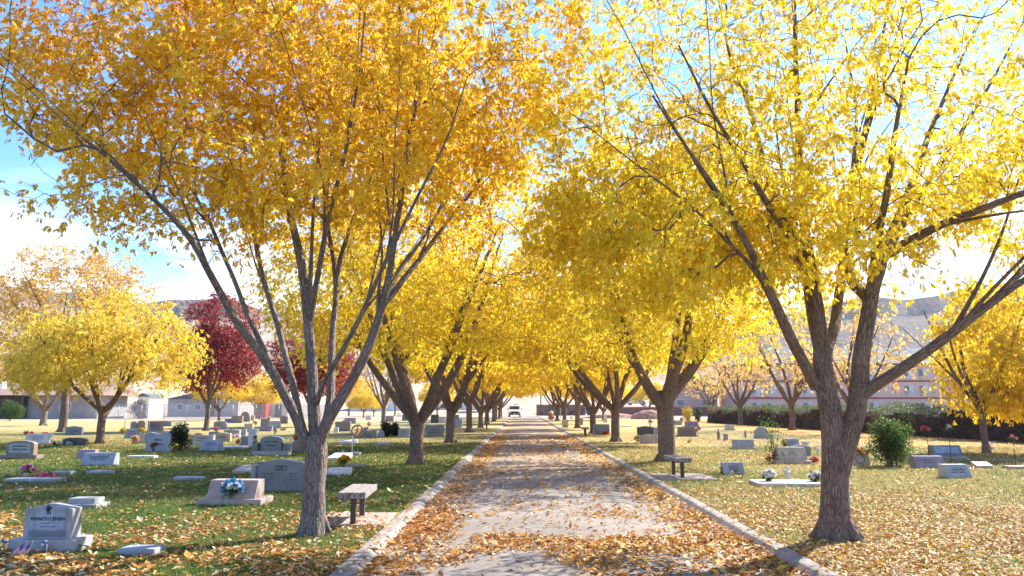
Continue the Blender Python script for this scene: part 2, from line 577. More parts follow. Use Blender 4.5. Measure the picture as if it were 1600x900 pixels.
cc = T.mix(T.math('MINIMUM', cl, 1.0), skyc, (4.6, 4.8, 5.1))
bg = T.n('ShaderNodeBackground', {0: cc, 1: .14})
wo = T.n('ShaderNodeOutputWorld', {0: bg.outputs[0]})
sl = bpy.data.lights.new('sun', 'SUN')
sl.energy = 4.9
sl.angle = math.radians(.53)
sl.color = (1.0, .93, .82)
so = bpy.data.objects.new('sun', sl)
C.objects.link(so)
so.location = (30, 30, 40)
sd = Vector((math.sin(SUN_AZ) * math.cos(SUN_EL), math.cos(SUN_AZ) * math.cos(SUN_EL), math.sin(SUN_EL)))
so.rotation_euler = (-sd).to_track_quat('-Z', 'Y').to_euler()
# --- the bright dusty air between here and the mesas
mb = MB().box((0, 600, 83), (2560, 1420, 170.6))
hm, T, out = newmat('valley_haze')
pv = T.n('ShaderNodeVolumePrincipled', {'Color': (.93, .95, 1.0, 1), 'Density': HAZE, 'Anisotropy': .35})
T.t.links.new(pv.outputs[0], out.inputs['Volume'])
tag(mb.build('haze', hm), 'pale sunlit haze hanging over the cemetery and valley', 'haze', None, 'stuff')
S.view_settings.view_transform = 'Standard'
S.view_settings.look = 'None'
S.view_settings.exposure = 1.54
S.view_settings.gamma = 1
S.cycles.max_bounces = 7
S.cycles.diffuse_bounces = 4
S.cycles.transmission_bounces = 4
S.cycles.transparent_max_bounces = 10
S.cycles.use_denoising = True

# ------------------------------------------------------------------ trees
class TB:
    """tapered tubes collected into one quad mesh with bark coordinates"""

    def __init__(s):
        s.V, s.Q, s.B, s.n = [], [], [], 0

    def tube(s, pts, rad, sides, al=0.0, wob=0.0, seed=0):
        pts = np.asarray(pts, float)
        rad = np.asarray(rad, float)
        n = len(pts)
        t = unit(np.gradient(pts, axis=0))
        ref = np.array([1., 0, 0]) if abs(t[0, 0]) < .8 else np.array([0, 1., 0])
        u = unit(np.cross(t[0], ref)[None])[0]
        U = np.empty((n, 3))
        for i in range(n):
            u = u - t[i] * (u @ t[i])
            u = u / max(np.linalg.norm(u), 1e-9)
            U[i] = u
        W_ = np.cross(t, U)
        a = np.arange(sides) * 2 * PI / sides
        L = al + np.r_[0, np.cumsum(np.linalg.norm(np.diff(pts, axis=0), axis=1))]
        rr = np.repeat(rad[:, None], sides, 1)
        if wob:
            q = np.stack([np.repeat(np.cos(a)[None], n, 0) * 2, np.repeat(np.sin(a)[None], n, 0) * 2, np.repeat(L[:, None], sides, 1) * 1.3], -1).reshape(-1, 3)
            rr = rr * (1 + wob * (fbm(q + seed * 3.1, 1.2, seed, 3).reshape(n, sides) - .5) * 2)
        ring = pts[:, None] + rr[..., None] * (np.cos(a)[None, :, None] * U[:, None] + np.sin(a)[None, :, None] * W_[:, None])
        bc = np.stack([rad[:, None] * np.cos(a)[None], rad[:, None] * np.sin(a)[None], np.repeat(L[:, None], sides, 1)], -1)
        i = np.arange(n - 1)[:, None] * sides
        k = np.arange(sides)[None]
        k2 = (k + 1) % sides
        q = np.stack([i + k, i + k2, i + sides + k2, i + sides + k], -1).reshape(-1, 4) + s.n
        s.V.append(ring.reshape(-1, 3))
        s.B.append(bc.reshape(-1, 3))
        s.Q.append(q)
        s.n += n * sides

    def mesh(s, name):
        return qmesh(name, np.concatenate(s.V), np.concatenate(s.Q), True, {'bcoord': ('FLOAT_VECTOR', np.concatenate(s.B))})


def leaf_mesh(name, P, A, L, Wd, col, rng, fold=.18, smooth=False):
    """one folded four-point leaf per row"""
    n = len(P)
    A = unit(A)
    sd_ = unit(np.cross(A, rng.normal(size=(n, 3))))
    nr = np.cross(A, sd_)
    L, Wd = L[:, None], Wd[:, None]
    mid = P + A * L * .45
    V = np.stack([P, mid + sd_ * Wd * .5 + nr * Wd * fold, P + A * L, mid - sd_ * Wd * .5 + nr * Wd * fold], 1).reshape(-1, 3)
    Qd = np.arange(4 * n).reshape(n, 4)
    c4 = np.repeat(np.c_[np.clip(col, 0, .95), np.ones(n)], 4, 0)
    return qmesh(name, V, Qd, smooth, {'tint': ('FLOAT_COLOR', c4)})


PAL = {
    'gold': [(.92, .69, .05), (.91, .60, .04), (.93, .74, .065), (.89, .50, .04), (.72, .34, .05)],
    'yellow': [(.82, .62, .04), (.84, .67, .055), (.78, .54, .03), (.66, .59, .06), (.74, .40, .08)],
    'deep': [(.90, .69, .045), (.90, .72, .05), (.88, .60, .04), (.91, .76, .06), (.66, .36, .04)],
    'bright': [(.90, .72, .05), (.92, .77, .07), (.88, .65, .04), (.82, .74, .06), (.84, .50, .06)],
    'lemon': [(.78, .60, .06), (.82, .64, .09), (.70, .50, .04), (.62, .52, .06), (.72, .48, .10)],
    'pale': [(.74, .50, .16), (.72, .45, .10), (.70, .54, .20), (.62, .38, .10), (.60, .46, .16)],
    'red': [(.30, .03, .035), (.38, .05, .05), (.23, .025, .03), (.42, .08, .05), (.44, .16, .12)],
    'green': [(.06, .11, .02), (.09, .15, .03), (.05, .085, .015), (.12, .17, .05), (.08, .12, .03)],
    'darkgreen': [(.02, .045, .018), (.03, .06, .022), (.018, .035, .014), (.04, .07, .03), (.03, .05, .02)],
    'vine': [(.14, .085, .055), (.11, .07, .05), (.18, .12, .07), (.09, .055, .045), (.16, .13, .05)],
    'litter': [(.50, .21, .035), (.56, .28, .06), (.36, .14, .035), (.58, .36, .12), (.30, .13, .05)],
}


def palette(P, name, rng, sc=.55, seed=0):
    pal = np.array(PAL[name])
    n = len(P)
    t = vnoise(P, sc, seed) * 2.1 + rng.normal(0, .55, n)       # neighbours share a hue, single leaves stray
    t = np.clip(t, 0, 2.999)
    i = np.floor(t).astype(int)
    f = (t - i)[:, None]
    c = pal[i] * (1 - f) + pal[np.minimum(i + 1, 3)] * f
    odd = rng.random(n) < .09
    c[odd] = pal[4]
    return c * rng.uniform(.82, 1.14, (n, 1))


def ell(c, r, n, rng, bias=.42):
    d = unit(rng.normal(size=(n, 3)))
    return np.array(c) + d * (rng.random((n, 1)) ** bias) * np.array(r)


def grow(limbs, att, rng, step=.3, tip=.0045, pw=2.3, back=.55, lift=.12):
    """limbs: [(points, radii, allow)], att: places the twigs must reach -> tubes and twig ends"""
    P, D, R0, par, ok = [], [], [], [], []
    lim = []
    for pts, rad, allow in limbs:
        pts = np.asarray(pts, float)
        seg = np.r_[0, np.cumsum(np.linalg.norm(np.diff(pts, axis=0), axis=1))]
        n = max(3, int(seg[-1] / .16) + 1)
        s_ = np.linspace(0, seg[-1], n)
        # smooth the traced line
        q = np.stack([np.interp(s_, seg, pts[:, k]) for k in range(3)], 1)
        for _ in range(3):
            q[1:-1] = .5 * q[1:-1] + .25 * (q[:-2] + q[2:])
        r = np.interp(s_, seg, rad)
        w = (fbm(np.c_[s_, s_ * 0 + len(lim)], 1.3, len(lim), 2) - .5)
        q[1:-1, 0] += w[1:-1] * np.minimum(.10, r[1:-1] * .9)
        t = unit(np.gradient(q, axis=0))
        lim.append((q, r))
        for k in range(n):
            P.append(q[k]); D.append(t[k]); R0.append(r[k]); par.append(-1)
            ok.append(0.0 if s_[k] / seg[-1] >= allow else 50.0)
    n0 = len(P)
    mx = n0 + len(att) * 14
    PA = np.zeros((mx, 3)); DA = np.zeros((mx, 3)); OK = np.zeros(mx)
    PA[:n0], DA[:n0], OK[:n0] = P, D, ok
    par = par + [0] * (mx - n0)
    n = n0
    d0 = np.array([np.min(np.linalg.norm(PA[:n0] - a, axis=1) + OK[:n0]) for a in att])
    paths = []
    for a in att[np.argsort(d0)]:
        v = a - PA[:n]
        dist = np.linalg.norm(v, axis=1)
        cs = np.einsum('ij,ij->i', v, DA[:n]) / np.maximum(dist, 1e-6)
        j = int(np.argmin(dist * (1 + back * (1 - cs)) + OK[:n]))
        Ld = dist[j]
        if Ld < .08:
            continue
        p0, un = PA[j], v[j] / Ld
        k = int(min(12, max(2, round(Ld / step))))
        ctrl = p0 + (DA[j] * .55 + un * .45 + np.array([0, 0, lift])) * Ld * .5
        t = np.linspace(0, 1, k + 1)[1:, None]
        q = (1 - t) ** 2 * p0 + 2 * t * (1 - t) * ctrl + t * t * a
        q = q + rng.normal(0, .018, q.shape) * min(1, Ld)
        ids = list(range(n, n + k))
        PA[n:n + k] = q
        DA[n:n + k] = unit(np.diff(np.vstack([p0, q]), axis=0))
        par[n] = j
        for i in range(1, k):
            par[n + i] = n + i - 1
        n += k
        paths.append((j, ids))
    acc = np.zeros(n)
    nk = np.zeros(n, int)
    for i in range(n0, n):
        nk[par[i]] += 1
    R = np.zeros(n)
    R[:n0] = R0
    for i in range(n - 1, n0 - 1, -1):
        R[i] = max(tip, acc[i] ** (1 / pw)) if acc[i] > 0 else tip
        acc[par[i]] += R[i] ** pw
    for i in range(n0, n):
        R[i] = min(R[i], R[par[i]] * .92)
    return lim, PA[:n], DA[:n], R, paths


def build_tree(limbs, att, seed, leaves, palname, llen=.085, lw=.40, droop=.5, jitter=.2, sides0=14, tip=.0045,
               step=.3, leaflets=(5, 7), start=.35, flare=None, wob=.10, density=None, palsc=.55, lift=.12, hue=None, spread=.11):
    rng = np.random.default_rng(seed)
    lim, P, D, R, paths = grow(limbs, att, rng, step, tip, lift=lift)
    tb = TB()
    for k, (q, r) in enumerate(lim):
        tb.tube(q, r, sides0 if r[0] > .05 else 9, 0, wob, seed + k)
    br_ = lim[0][1][0]
    for k in range(6):                                   # surface roots
        a_ = k * 1.047 + rng.uniform(-.3, .3)
        c_ = np.array([math.cos(a_), math.sin(a_), 0])
        q_ = np.array([c_ * br_ * .38 + [0, 0, .26], c_ * br_ * .60 + [0, 0, .12], c_ * br_ * .86 + [0, 0, .03], c_ * br_ * 1.2 + [0, 0, -.04]])
        tb.tube(q_, np.array([.24, .28, .22, .08]) * br_, 8, 0, .15, seed + 30 + k)
    cand, cd = [], []
    for j, ids in paths:
        pts = np.vstack([P[j], P[ids]])
        rad = np.r_[min(R[j], R[ids[0]] * 1.25), R[ids]]
        rm = rad[0]
        tb.tube(pts, rad, 7 if rm > .04 else (5 if rm > .012 else 3), 0, 0)
        s0 = int(len(ids) * start)
        for i in ids[s0:]:
            if R[i] < .03:
                cand.append(P[i]); cd.append(D[i])
    trunk = tb.mesh('trunk')
    crown = None
    if leaves:
        cand, cd = np.array(cand), np.array(cd)
        wgt = np.clip(fbm(cand, .85, seed + 50, 2) * 3.2 - .85, .05, 2.0)
        if density is not None:
            wgt = wgt * density(cand)
        nl = int(leaves / np.mean(leaflets))
        pick = rng.choice(len(cand), nl, p=wgt / wgt.sum())
        base = cand[pick] + rng.normal(0, jitter, (nl, 3)) * np.array([1, 1, .75])
        axis = unit(cd[pick] * .5 + rng.normal(0, .55, (nl, 3)) + np.array([0, 0, -droop]))
        ln = np.exp(rng.normal(0, .22, nl)) * llen
        k = rng.integers(leaflets[0], leaflets[1] + 1, nl)
        rep = np.repeat(np.arange(nl), k)
        within = np.arange(len(rep)) - np.repeat(np.cumsum(k) - k, k)
        fr = (within // 2 + 1) / ((k[rep] + 1) // 2 + .5)
        sidev = unit(np.cross(axis, rng.normal(size=(nl, 3))))[rep]
        sg = np.where(within % 2 == 0, 1.0, -1.0)[:, None]
        last = (within == k[rep] - 1)[:, None]
        pos_ = base[rep] + axis[rep] * (fr * spread * llen / .085)[:, None]
        ax = axis[rep] * .75 + np.where(last, 0, sg * .85) * sidev + rng.normal(0, .22, (len(rep), 3)) + np.array([0, 0, -droop * .5])
        L = ln[rep] * rng.uniform(.75, 1.15, len(rep))
        col = palette(base[rep], palname, rng, palsc, seed)
        if hue is not None:
            col = hue(base[rep], col)
        crown = leaf_mesh('crown', pos_, ax, L, L * lw * rng.uniform(.8, 1.15, len(rep)), col, rng)
    return trunk, crown


def plant_tree(name, label, cat, loc, meshes, bark, group=None, rz=0.0, sc=1.0):
    t = thing(name, label, cat, loc, rz, group)
    t.scale = (sc,) * 3 if not isinstance(sc, tuple) else sc
    link('trunk', meshes[0], M[bark], t)
    if meshes[1] is not None:
        link('crown', meshes[1], M['leaf'], t)
    return t


def copy_tree(src, loc, rz, sc, label, group=None):
    t = src.copy()
    C.objects.link(t)
    t.location, t.rotation_euler, t.scale = loc, (0, 0, rz), ((sc,) * 3 if not isinstance(sc, tuple) else sc)
    t['label'] = label
    if group:
        t['group'] = group
    for ch in [o for o in bpy.data.objects if o.parent == src]:
        c = ch.copy()
        C.objects.link(c)
        c.parent = t
    return t


def thin(att, sc, thr, seed):
    return att[fbm(att, sc, seed, 2) > thr]


def side_limbs(limbs, seed, per):
    """slender ascending side branches off every traced limb"""
    rng = np.random.default_rng(seed)
    out_ = list(limbs)
    for pts, rad, allow in limbs[1:]:
        p = np.asarray(pts, float)
        if len(p) < 7:
            continue
        seg = np.r_[0, np.cumsum(np.linalg.norm(np.diff(p, axis=0), axis=1))]
        for k in range(per):
            f = rng.uniform(.22, .7)
            at = lambda s: np.array([np.interp(s, seg, p[:, j]) for j in range(3)])
            a = at(f * seg[-1])
            d = unit((at((f + .08) * seg[-1]) - a)[None])[0]
            r0 = float(np.interp(f * seg[-1], seg, rad)) * rng.uniform(.45, .65)
            e = unit((d + rng.normal(0, .34, 3) + np.array([0, 0, .12]))[None])[0]
            L = rng.uniform(1.6, 3.2)
            q = [tuple(a + (d * (1 - t) * .35 + e * t) * L * t + np.array([0, 0, .15 * t * t * L]) + rng.normal(0, .02, 3)) for t in (0, .2, .4, .6, .8, 1.0)]
            out_.append((q, [r0, r0 * .88, r0 * .7, r0 * .5, r0 * .32, .006], .15))
    return out_


G_L, G_R = 'trees of the left row along the road', 'trees of the right row along the road'

# ---- the nearest tree on the left: limbs traced from the photograph, each at its own distance
b = gp(490, 836)
Y0 = b.y
def tr(lst):
    return [tuple(aty(x, y, Y0 + dy) - b) for x, y, dy in lst]
limbs = [
    ([(0, 0, -.25), (0, 0, .0), (0, 0, .35)] + tr([(490, 770, 0), (491, 715, 0), (492, 680, 0)]), [.215, .185, .15, .138, .142, .12], 2),
    (tr([(492, 700, 0), (491, 640, .05), (489, 590, .1), (482, 500, .1), (470, 400, .15), (455, 345, .2), (446, 295, .25), (440, 230, .3), (455, 120, .4), (460, 20, .5), (458, -90, .5)]), [.085, .08, .07, .062, .055, .048, .041, .033, .024, .016, .008], .3),
    (tr([(484, 705, 0), (470, 665, -.05), (425, 575, -.4), (360, 490, -.9), (322, 415, -1.3), (300, 370, -1.5), (230, 300, -1.9), (150, 230, -2.2), (80, 180, -2.4)]), [.075, .066, .056, .046, .04, .033, .023, .015, .008], .38),
    (tr([(421, 570, -.4), (400, 520, -.2), (385, 490, 0), (365, 435, .3), (345, 390, .5), (330, 350, .7), (290, 280, 1.0), (255, 200, 1.2), (230, 110, 1.4), (215, 20, 1.5)]), [.04, .036, .034, .031, .028, .026, .021, .016, .011, .006], .3),
    (tr([(478, 690, .05), (465, 645, .3), (455, 590, .6), (435, 510, .9), (410, 440, 1.1), (402, 390, 1.2), (385, 330, 1.4), (350, 250, 1.7), (330, 150, 2.0), (320, 40, 2.2)]), [.06, .052, .046, .041, .036, .031, .026, .02, .014, .007], .33),
    (tr([(484, 500, .1), (492, 450, -.2), (500, 412, -.4), (512, 340, -.8), (540, 240, -1.1), (560, 130, -1.4), (570, 20, -1.6)]), [.045, .04, .036, .03, .024, .016, .008], .35),
    (tr([(495, 630, 0), (505, 600, -.3), (535, 550, -.6), (565, 495, -.9), (588, 440, -1.2), (615, 385, -1.5), (650, 310, -1.8), (700, 220, -2.1), (730, 120, -2.3)]), [.04, .037, .033, .03, .026, .022, .017, .012, .006], .35),
    (tr([(500, 690, .1), (513, 640, .4), (520, 560, .8), (521, 500, 1.1), (525, 450, 1.3), (520, 400, 1.4), (508, 330, 1.6), (520, 220, 1.9), (540, 100, 2.1), (545, -20, 2.2)]), [.066, .057, .049, .044, .039, .034, .028, .02, .012, .006], .35),
    (tr([(524, 455, 1.3), (531, 405, 1.2), (545, 360, 1.1), (575, 290, 1.1), (610, 190, 1.1), (640, 80, 1.1)]), [.04, .036, .03, .024, .016, .008], .4),
    (tr([(496, 712, 0), (507, 665, -.05), (530, 628, -.1), (551, 598, -.2), (580, 530, -.3), (597, 480, -.4), (610, 425, -.5), (620, 350, -.6), (632, 270, -.6), (650, 160, -.7), (655, 40, -.8)]), [.08, .075, .07, .065, .056, .049, .043, .035, .026, .016, .008], .38),
    (tr([(600, 475, -.4), (625, 440, -.2), (650, 412, .1), (690, 360, .5), (745, 290, 1.0), (790, 210, 1.3), (815, 120, 1.5)]), [.045, .04, .035, .028, .021, .014, .007], .3),
    (tr([(575, 540, -.3), (600, 470, .2), (625, 420, .6), (665, 370, 1.0), (700, 300, 1.5), (730, 200, 1.9)]), [.04, .036, .03, .024, .017, .009], .35),
]
limbs = side_limbs(limbs, 5, 3)
rng = np.random.default_rng(11)
att = np.vstack([
    ell((-.25, -.1, 6.6), (3.85, 3.6, 3.4), 2900, rng, .36),
    ell((-2.2, -.4, 5.2), (2.3, 2.2, 1.7), 420, rng, .5),
    ell((1.5, .3, 5.6), (1.7, 2.2, 1.9), 380, rng, .5)])
att = att[(att[:, 2] > 3.05 + .5 * vnoise(att, .8, 3)) & (att[:, 2] < 10.4)]
inner = (np.hypot(att[:, 0], att[:, 1]) < 1.4) & (att[:, 2] < 3.9)
att = thin(att[~inner], .6, .36, 21)
orange_top = lambda P, c: c * (1 - .5 * np.clip((P[:, 2:3] - 4.5) / 3, 0, 1) * np.clip((.6 - P[:, 0:1]) / 3, 0, 1) * np.array([[.1, .55, .3]]))
near_left = plant_tree('ash_tree', 'nearest tree on the left, many pale limbs fanning from one trunk beside the bench', 'tree', b,
                       build_tree(limbs, att, 31, 330000, 'gold', .058, .42, .75, .11, leaflets=(7, 11), spread=.10, hue=orange_top), 'bark_grey', G_L)

# ---- the nearest tree on the right
b = gp(1308, 843)
Y0 = b.y
limbs = [
    ([(0, 0, -.25), (0, 0, 0), (.0, 0, .3)] + tr([(1306, 770, 0), (1303, 720, 0), (1298, 660, 0), (1291, 600, 0), (1286, 545, .1)]), [.29, .235, .185, .168, .162, .145, .13, .115], 2),
    (tr([(1287, 560, .1), (1272, 500, .2), (1266, 440, .3), (1252, 400, .4), (1228, 360, .6), (1208, 310, .8), (1185, 225, 1.0), (1172, 170, 1.1), (1140, 90, 1.3), (1120, -10, 1.4)]), [.115, .09, .082, .074, .064, .055, .045, .034, .022, .01], .4),
    (tr([(1275, 604, 0), (1247, 549, -.3), (1222, 497, -.6), (1200, 451, -.9), (1172, 390, -1.3), (1135, 320, -1.7), (1080, 240, -2.1), (1020, 150, -2.5)]), [.075, .068, .06, .052, .042, .03, .02, .01], .5),
    (tr([(1284, 550, .1), (1278, 480, -.1), (1262, 400, -.3), (1254, 340, -.4), (1250, 260, -.5), (1246, 180, -.6), (1244, 90, -.7), (1242, -20, -.8)]), [.09, .075, .064, .056, .048, .036, .022, .01], .4),
    ([*tr([(1312, 745, -.02), (1325, 682, -.08), (1343, 602, -.15), (1353, 513, -.2), (1362, 433, -.3), (1378, 402, -.35)])], [.11, .12, .115, .095, .086, .076], 2),
    (tr([(1376, 404, -.35), (1402, 344, .1), (1420, 300, .4), (1445, 230, .9), (1480, 140, 1.4), (1530, 30, 1.8)]), [.07, .06, .05, .038, .024, .01], .3),
    (tr([(1374, 406, -.35), (1420, 378, -.7), (1469, 350, -1.1), (1527, 330, -1.5), (1595, 303, -1.9), (1680, 270, -2.2), (1760, 220, -2.4)]), [.06, .055, .048, .04, .03, .02, .01], .3),
    (tr([(1358, 470, -.25), (1325, 440, .3), (1318, 380, .6), (1328, 320, .8), (1335, 270, .9), (1362, 160, 1.2), (1380, 60, 1.5), (1392, -40, 1.6)]), [.07, .062, .055, .048, .042, .032, .02, .01], .4),
    (tr([(1290, 560, .1), (1308, 500, .7), (1314, 430, 1.1), (1322, 344, 1.5), (1330, 290, 1.8), (1340, 180, 2.2), (1320, 60, 2.5)]), [.085, .07, .06, .05, .042, .026, .012], .4),
    (tr([(1340, 622, -.15), (1362, 607, -.2), (1411, 576, -.4), (1469, 536, -.6), (1522, 491, -.8), (1549, 473, -.9), (1598, 438, -1.1), (1660, 400, -1.3), (1730, 350, -1.5)]), [.085, .075, .066, .058, .05, .044, .034, .022, .01], .45),
    (tr([(1545, 476, -.9), (1568, 450, -.5), (1600, 425, -.1), (1650, 360, .4), (1700, 280, .8)]), [.04, .034, .028, .02, .01], .3),
    (tr([(1366, 430, -.3), (1395, 380, .5), (1440, 300, 1.2), (1500, 210, 1.9), (1560, 110, 2.4), (1600, 30, 2.7)]), [.06, .052, .042, .032, .02, .01], .3),
    (tr([(1362, 440, -.3), (1372, 380, -1.0), (1385, 300, -1.6), (1400, 200, -2.1), (1420, 90, -2.4)]), [.055, .046, .036, .024, .011], .35),
    (tr([(1260, 420, .3), (1235, 380, -.5), (1200, 320, -1.1), (1160, 250, -1.6), (1110, 170, -2.0), (1060, 70, -2.3)]), [.05, .044, .036, .028, .018, .009], .35),
    (tr([(1264, 430, .3), (1225, 395, 1.1), (1170, 340, 1.8), (1100, 290, 2.4), (1030, 230, 2.9)]), [.05, .044, .034, .022, .01], .35),
]
limbs = side_limbs(limbs, 6, 3)
rng = np.random.default_rng(12)
att = np.vstack([
    ell((.1, .1, 6.0), (3.9, 3.7, 3.6), 1900, rng, .36),
    ell((-2.0, -.2, 4.7), (2.0, 2.3, 1.7), 620, rng, .5),
    ell((-2.3, -.4, 4.0), (1.5, 1.9, 1.5), 380, rng, .5),
    ell((-.6, -.6, 3.9), (1.2, 1.2, 1.2), 170, rng, .5),
    ell((2.6, 0, 5.2), (1.9, 2.4, 2.2), 330, rng, .5),
    ell((1.6, 0, 7.4), (2.6, 3.0, 1.9), 600, rng, .5)])
att = att[(att[:, 2] > np.where(att[:, 0] < -.8, 2.1, 2.5) + .6 * vnoise(att, .8, 4)) & (att[:, 2] < 9.6)]
inner = (np.hypot(att[:, 0], att[:, 1]) < 1.5) & (att[:, 2] < 3.0)
att = thin(att[~inner], .6, .40, 22)
lopside = lambda P: np.where((P[:, 0] > .2) & (P[:, 2] > 5.0), .38, 1.0) * np.where((P[:, 2] > 6.2), .75, 1.25) * np.where(P[:, 0] < -.8, 1.35, 1.0)
near_right = plant_tree('ash_tree', 'nearest tree on the right, thick rough forked trunk under a thin yellow crown', 'tree', b,
                        build_tree(limbs, att, 32, 265000, 'bright', .054, .38, .95, .11, leaflets=(7, 11), spread=.10, density=lopside), 'bark_brown', G_R)


def vase(seed, n_limb, fork=1.7, r0=.26, spreadr=4.2, top=8.6, lean=0.0):
    """trunk and ascending limbs of an avenue tree"""
    r = random.Random(seed)
    limbs = [([(0, 0, -.2), (0, 0, 0), (.01, 0, .3), (r.uniform(-.05, .05) + lean * .4, r.uniform(-.05, .05), fork * .6), (lean, 0, fork + .15)],
              [r0 * 1.45, r0 * 1.22, r0 * 1.02, r0 * .95, r0 * 1.0], 2)]
    a0 = r.uniform(0, 6.28)
    for k in range(n_limb):
        a = a0 + 2 * PI * k / n_limb + r.uniform(-.3, .3)
        sp_ = spreadr * r.uniform(.6, 1.0)
        zt = top * r.uniform(.78, 1.0)
        z0 = fork - r.uniform(.0, .35)
        lr = r0 * r.uniform(.5, .72)
        pts, rad = [], []
        for t in (0, .08, .18, .3, .45, .6, .8, 1.0):
            rr = sp_ * (t ** .85)
            zz = z0 + (zt - z0) * (.75 * t + .25 * t * t)
            w = .16 * math.sin(5 * t + k * 1.7)
            aa = a + .25 * math.sin(3.2 * t + k)
            pts.append((lean + rr * math.cos(aa) + w * .4, rr * math.sin(aa) + w * .4, zz))
            rad.append(lr * (1 - t) ** .8 + .012)
        pts[0] = (lean, 0, z0 - .1)
        limbs.append((pts, rad, .28))
        if k % 2 == 0 or n_limb < 5:
            i = 3
            pts2 = [pts[i]]
            a2 = a + r.choice((-1, 1)) * r.uniform(.5, .9)
            for t in (.25, .5, .75, 1.0):
                pts2.append((pts[i][0] + 2.2 * t * math.cos(a2), pts[i][1] + 2.2 * t * math.sin(a2), pts[i][2] + (zt - pts[i][2]) * .8 * t))
            limbs.append((pts2, [rad[i] * .75, rad[i] * .55, rad[i] * .4, rad[i] * .25, .012], .2))
    return limbs


def avenue(seed, n_att, leaves, pal, ll, n_limb=5, cz=5.6, rr=(5.0, 5.0, 3.5), low=2.5, thr=.37, r0=.26, fork=1.7, tip=.006, droop=.6, sides0=12, cx=0.0, excl=2.1, **kw):
    rng = np.random.default_rng(seed)
    att = np.vstack([ell((0, 0, cz), rr, n_att, rng, .38), ell((0, 0, cz - .6), (rr[0] * .95, rr[1] * .95, rr[2] * .55), n_att // 4, rng, .3)])
    rad = np.hypot(att[:, 0], att[:, 1])
    att[:, 0] += cx
    att = att[(att[:, 2] > low + .9 * vnoise(att, .6, seed)) & ~((rad < rr[0] * .55) & (att[:, 2] < low + excl - rad / rr[0] * 1.6))]
    att = thin(att, .5, thr, seed + 5)
    return build_tree(vase(seed, n_limb, fork, r0, rr[0] * .8, cz + rr[2] * .75), att, seed, leaves, pal, ll, .44, droop, .24, tip=tip, sides0=sides0, **kw)


second_left = plant_tree('ash_tree', 'second tree on the left, dark crooked limbs and a golden crown over the kerb', 'tree', gp(650, 725),
                         avenue(41, 1500, 125000, 'deep', .085, 6, excl=1.4, low=2.3, cz=5.7, rr=(5.1, 5.0, 3.9), r0=.20, fork=1.25), 'bark_brown', G_L, .6)
second_right = plant_tree('ash_tree', 'second tree on the right, stout ridged trunk directly behind a bench', 'tree', gp(1042, 721),
                          avenue(42, 1500, 112000, 'bright', .085, 5, excl=1.2, low=2.3, cz=5.7, rr=(5.4, 5.0, 3.9), r0=.255, fork=1.95), 'bark_brown', G_R, 2.1)
proto_a = avenue(43, 800, 60000, 'deep', .15, 5, r0=.21, low=3.1)
proto_b = avenue(44, 800, 60000, 'gold', .15, 4, cz=5.5, rr=(4.8, 5.2, 3.6), fork=1.9, r0=.2, low=3.1)
proto_c = avenue(45, 800, 60000, 'yellow', .15, 6, cz=5.3, rr=(5.2, 4.8, 3.4), fork=1.6, r0=.2, low=3.1)
t3l = plant_tree('ash_tree', 'third tree on the left, slimmer trunk closely behind the second', 'tree', gp(704, 692), proto_a, 'bark_brown', G_L, 0)
t3r = plant_tree('ash_tree', 'third tree on the right, its two limbs spread like a fork', 'tree', gp(962, 690), proto_c, 'bark_brown', G_R, 1.0)
t4l = plant_tree('ash_tree', 'fourth tree on the left, low fork with one long limb over the road', 'tree', gp(733, 675.5), proto_b, 'bark_brown', G_L, 2.0)
ordn = ['fourth', 'fifth', 'sixth', 'seventh', 'eighth', 'ninth', 'tenth']
for k, (x, y, src) in enumerate([(-3.2, 61, t3l), (-3.3, 74, t3r), (-3.1, 87, t4l), (-3.3, 100, t3l), (-3.2, 112, t3r), (-3.3, 124, t4l)]):
    copy_tree(src, (x, y, 0), 1.7 * k + .4, ((.92 + .07 * (k % 3)), .95 + .05 * (k % 2), .86 + .09 * ((k * 5) % 4)), 'avenue tree, %s along the left row counting from the camera' % ordn[k + 1], G_L)
for k, (x, y, src) in enumerate([(4.4, 48, t3l), (4.3, 60, t4l), (4.3, 78, t3r), (4.3, 94, t3l), (4.4, 110, t4l)]):
    copy_tree(src, (x, y, 0), 2.3 * k + 1.1, (.95 + .05 * (k % 3), .9 + .08 * (k % 2), .88 + .08 * ((k * 3) % 4)), 'avenue tree, %s along the right row counting from the camera' % ordn[k], G_R)

# ---- trees standing among the graves and beyond
broad = plant_tree('shade_tree', 'broad lemon-yellow tree with a short dark trunk among the left graves', 'tree', gp(156, 693),
                   avenue(51, 900, 60000, 'lemon', .12, 5, cz=4.1, rr=(4.2, 4.2, 2.8), low=1.75, r0=.165, fork=1.5, thr=.33), 'bark_brown')
tall = plant_tree('shade_tree', 'tall thinly leaved pale orange tree behind the broad lemon-yellow one', 'tree', gp(97, 675),
                  avenue(52, 900, 42000, 'pale', .15, 5, cz=8.0, rr=(5.6, 4.6, 4.6), low=3.6, r0=.25, fork=3.4, thr=.36), 'bark_brown')
plant_tree('shade_tree', 'low forked tree with bare pinkish limbs before the brown-roofed house', 'tree', gp(67, 665),
           avenue(53, 500, 16000, 'pale', .16, 7, cz=5.6, rr=(5.2, 4.4, 2.8), low=3.6, r0=.25, fork=1.5, thr=.36), 'bark_pale')
redm = avenue(54, 800, 70000, 'red', .12, 5, cz=5.7, rr=(3.0, 2.9, 3.9), low=1.9, r0=.17, fork=1.9, thr=.2, cx=.6, spread=.09)
red1 = plant_tree('red_tree', 'dark red egg-shaped tree between the lemon-yellow tree and the front trunk', 'tree', gp(322, 673), redm, 'bark_brown', 'dark red trees')
copy_tree(red1, gp(487, 667), 2.0, (1.25, 1.25, .93), 'wide dark red tree seen behind the limbs of the nearest left tree', 'dark red trees')
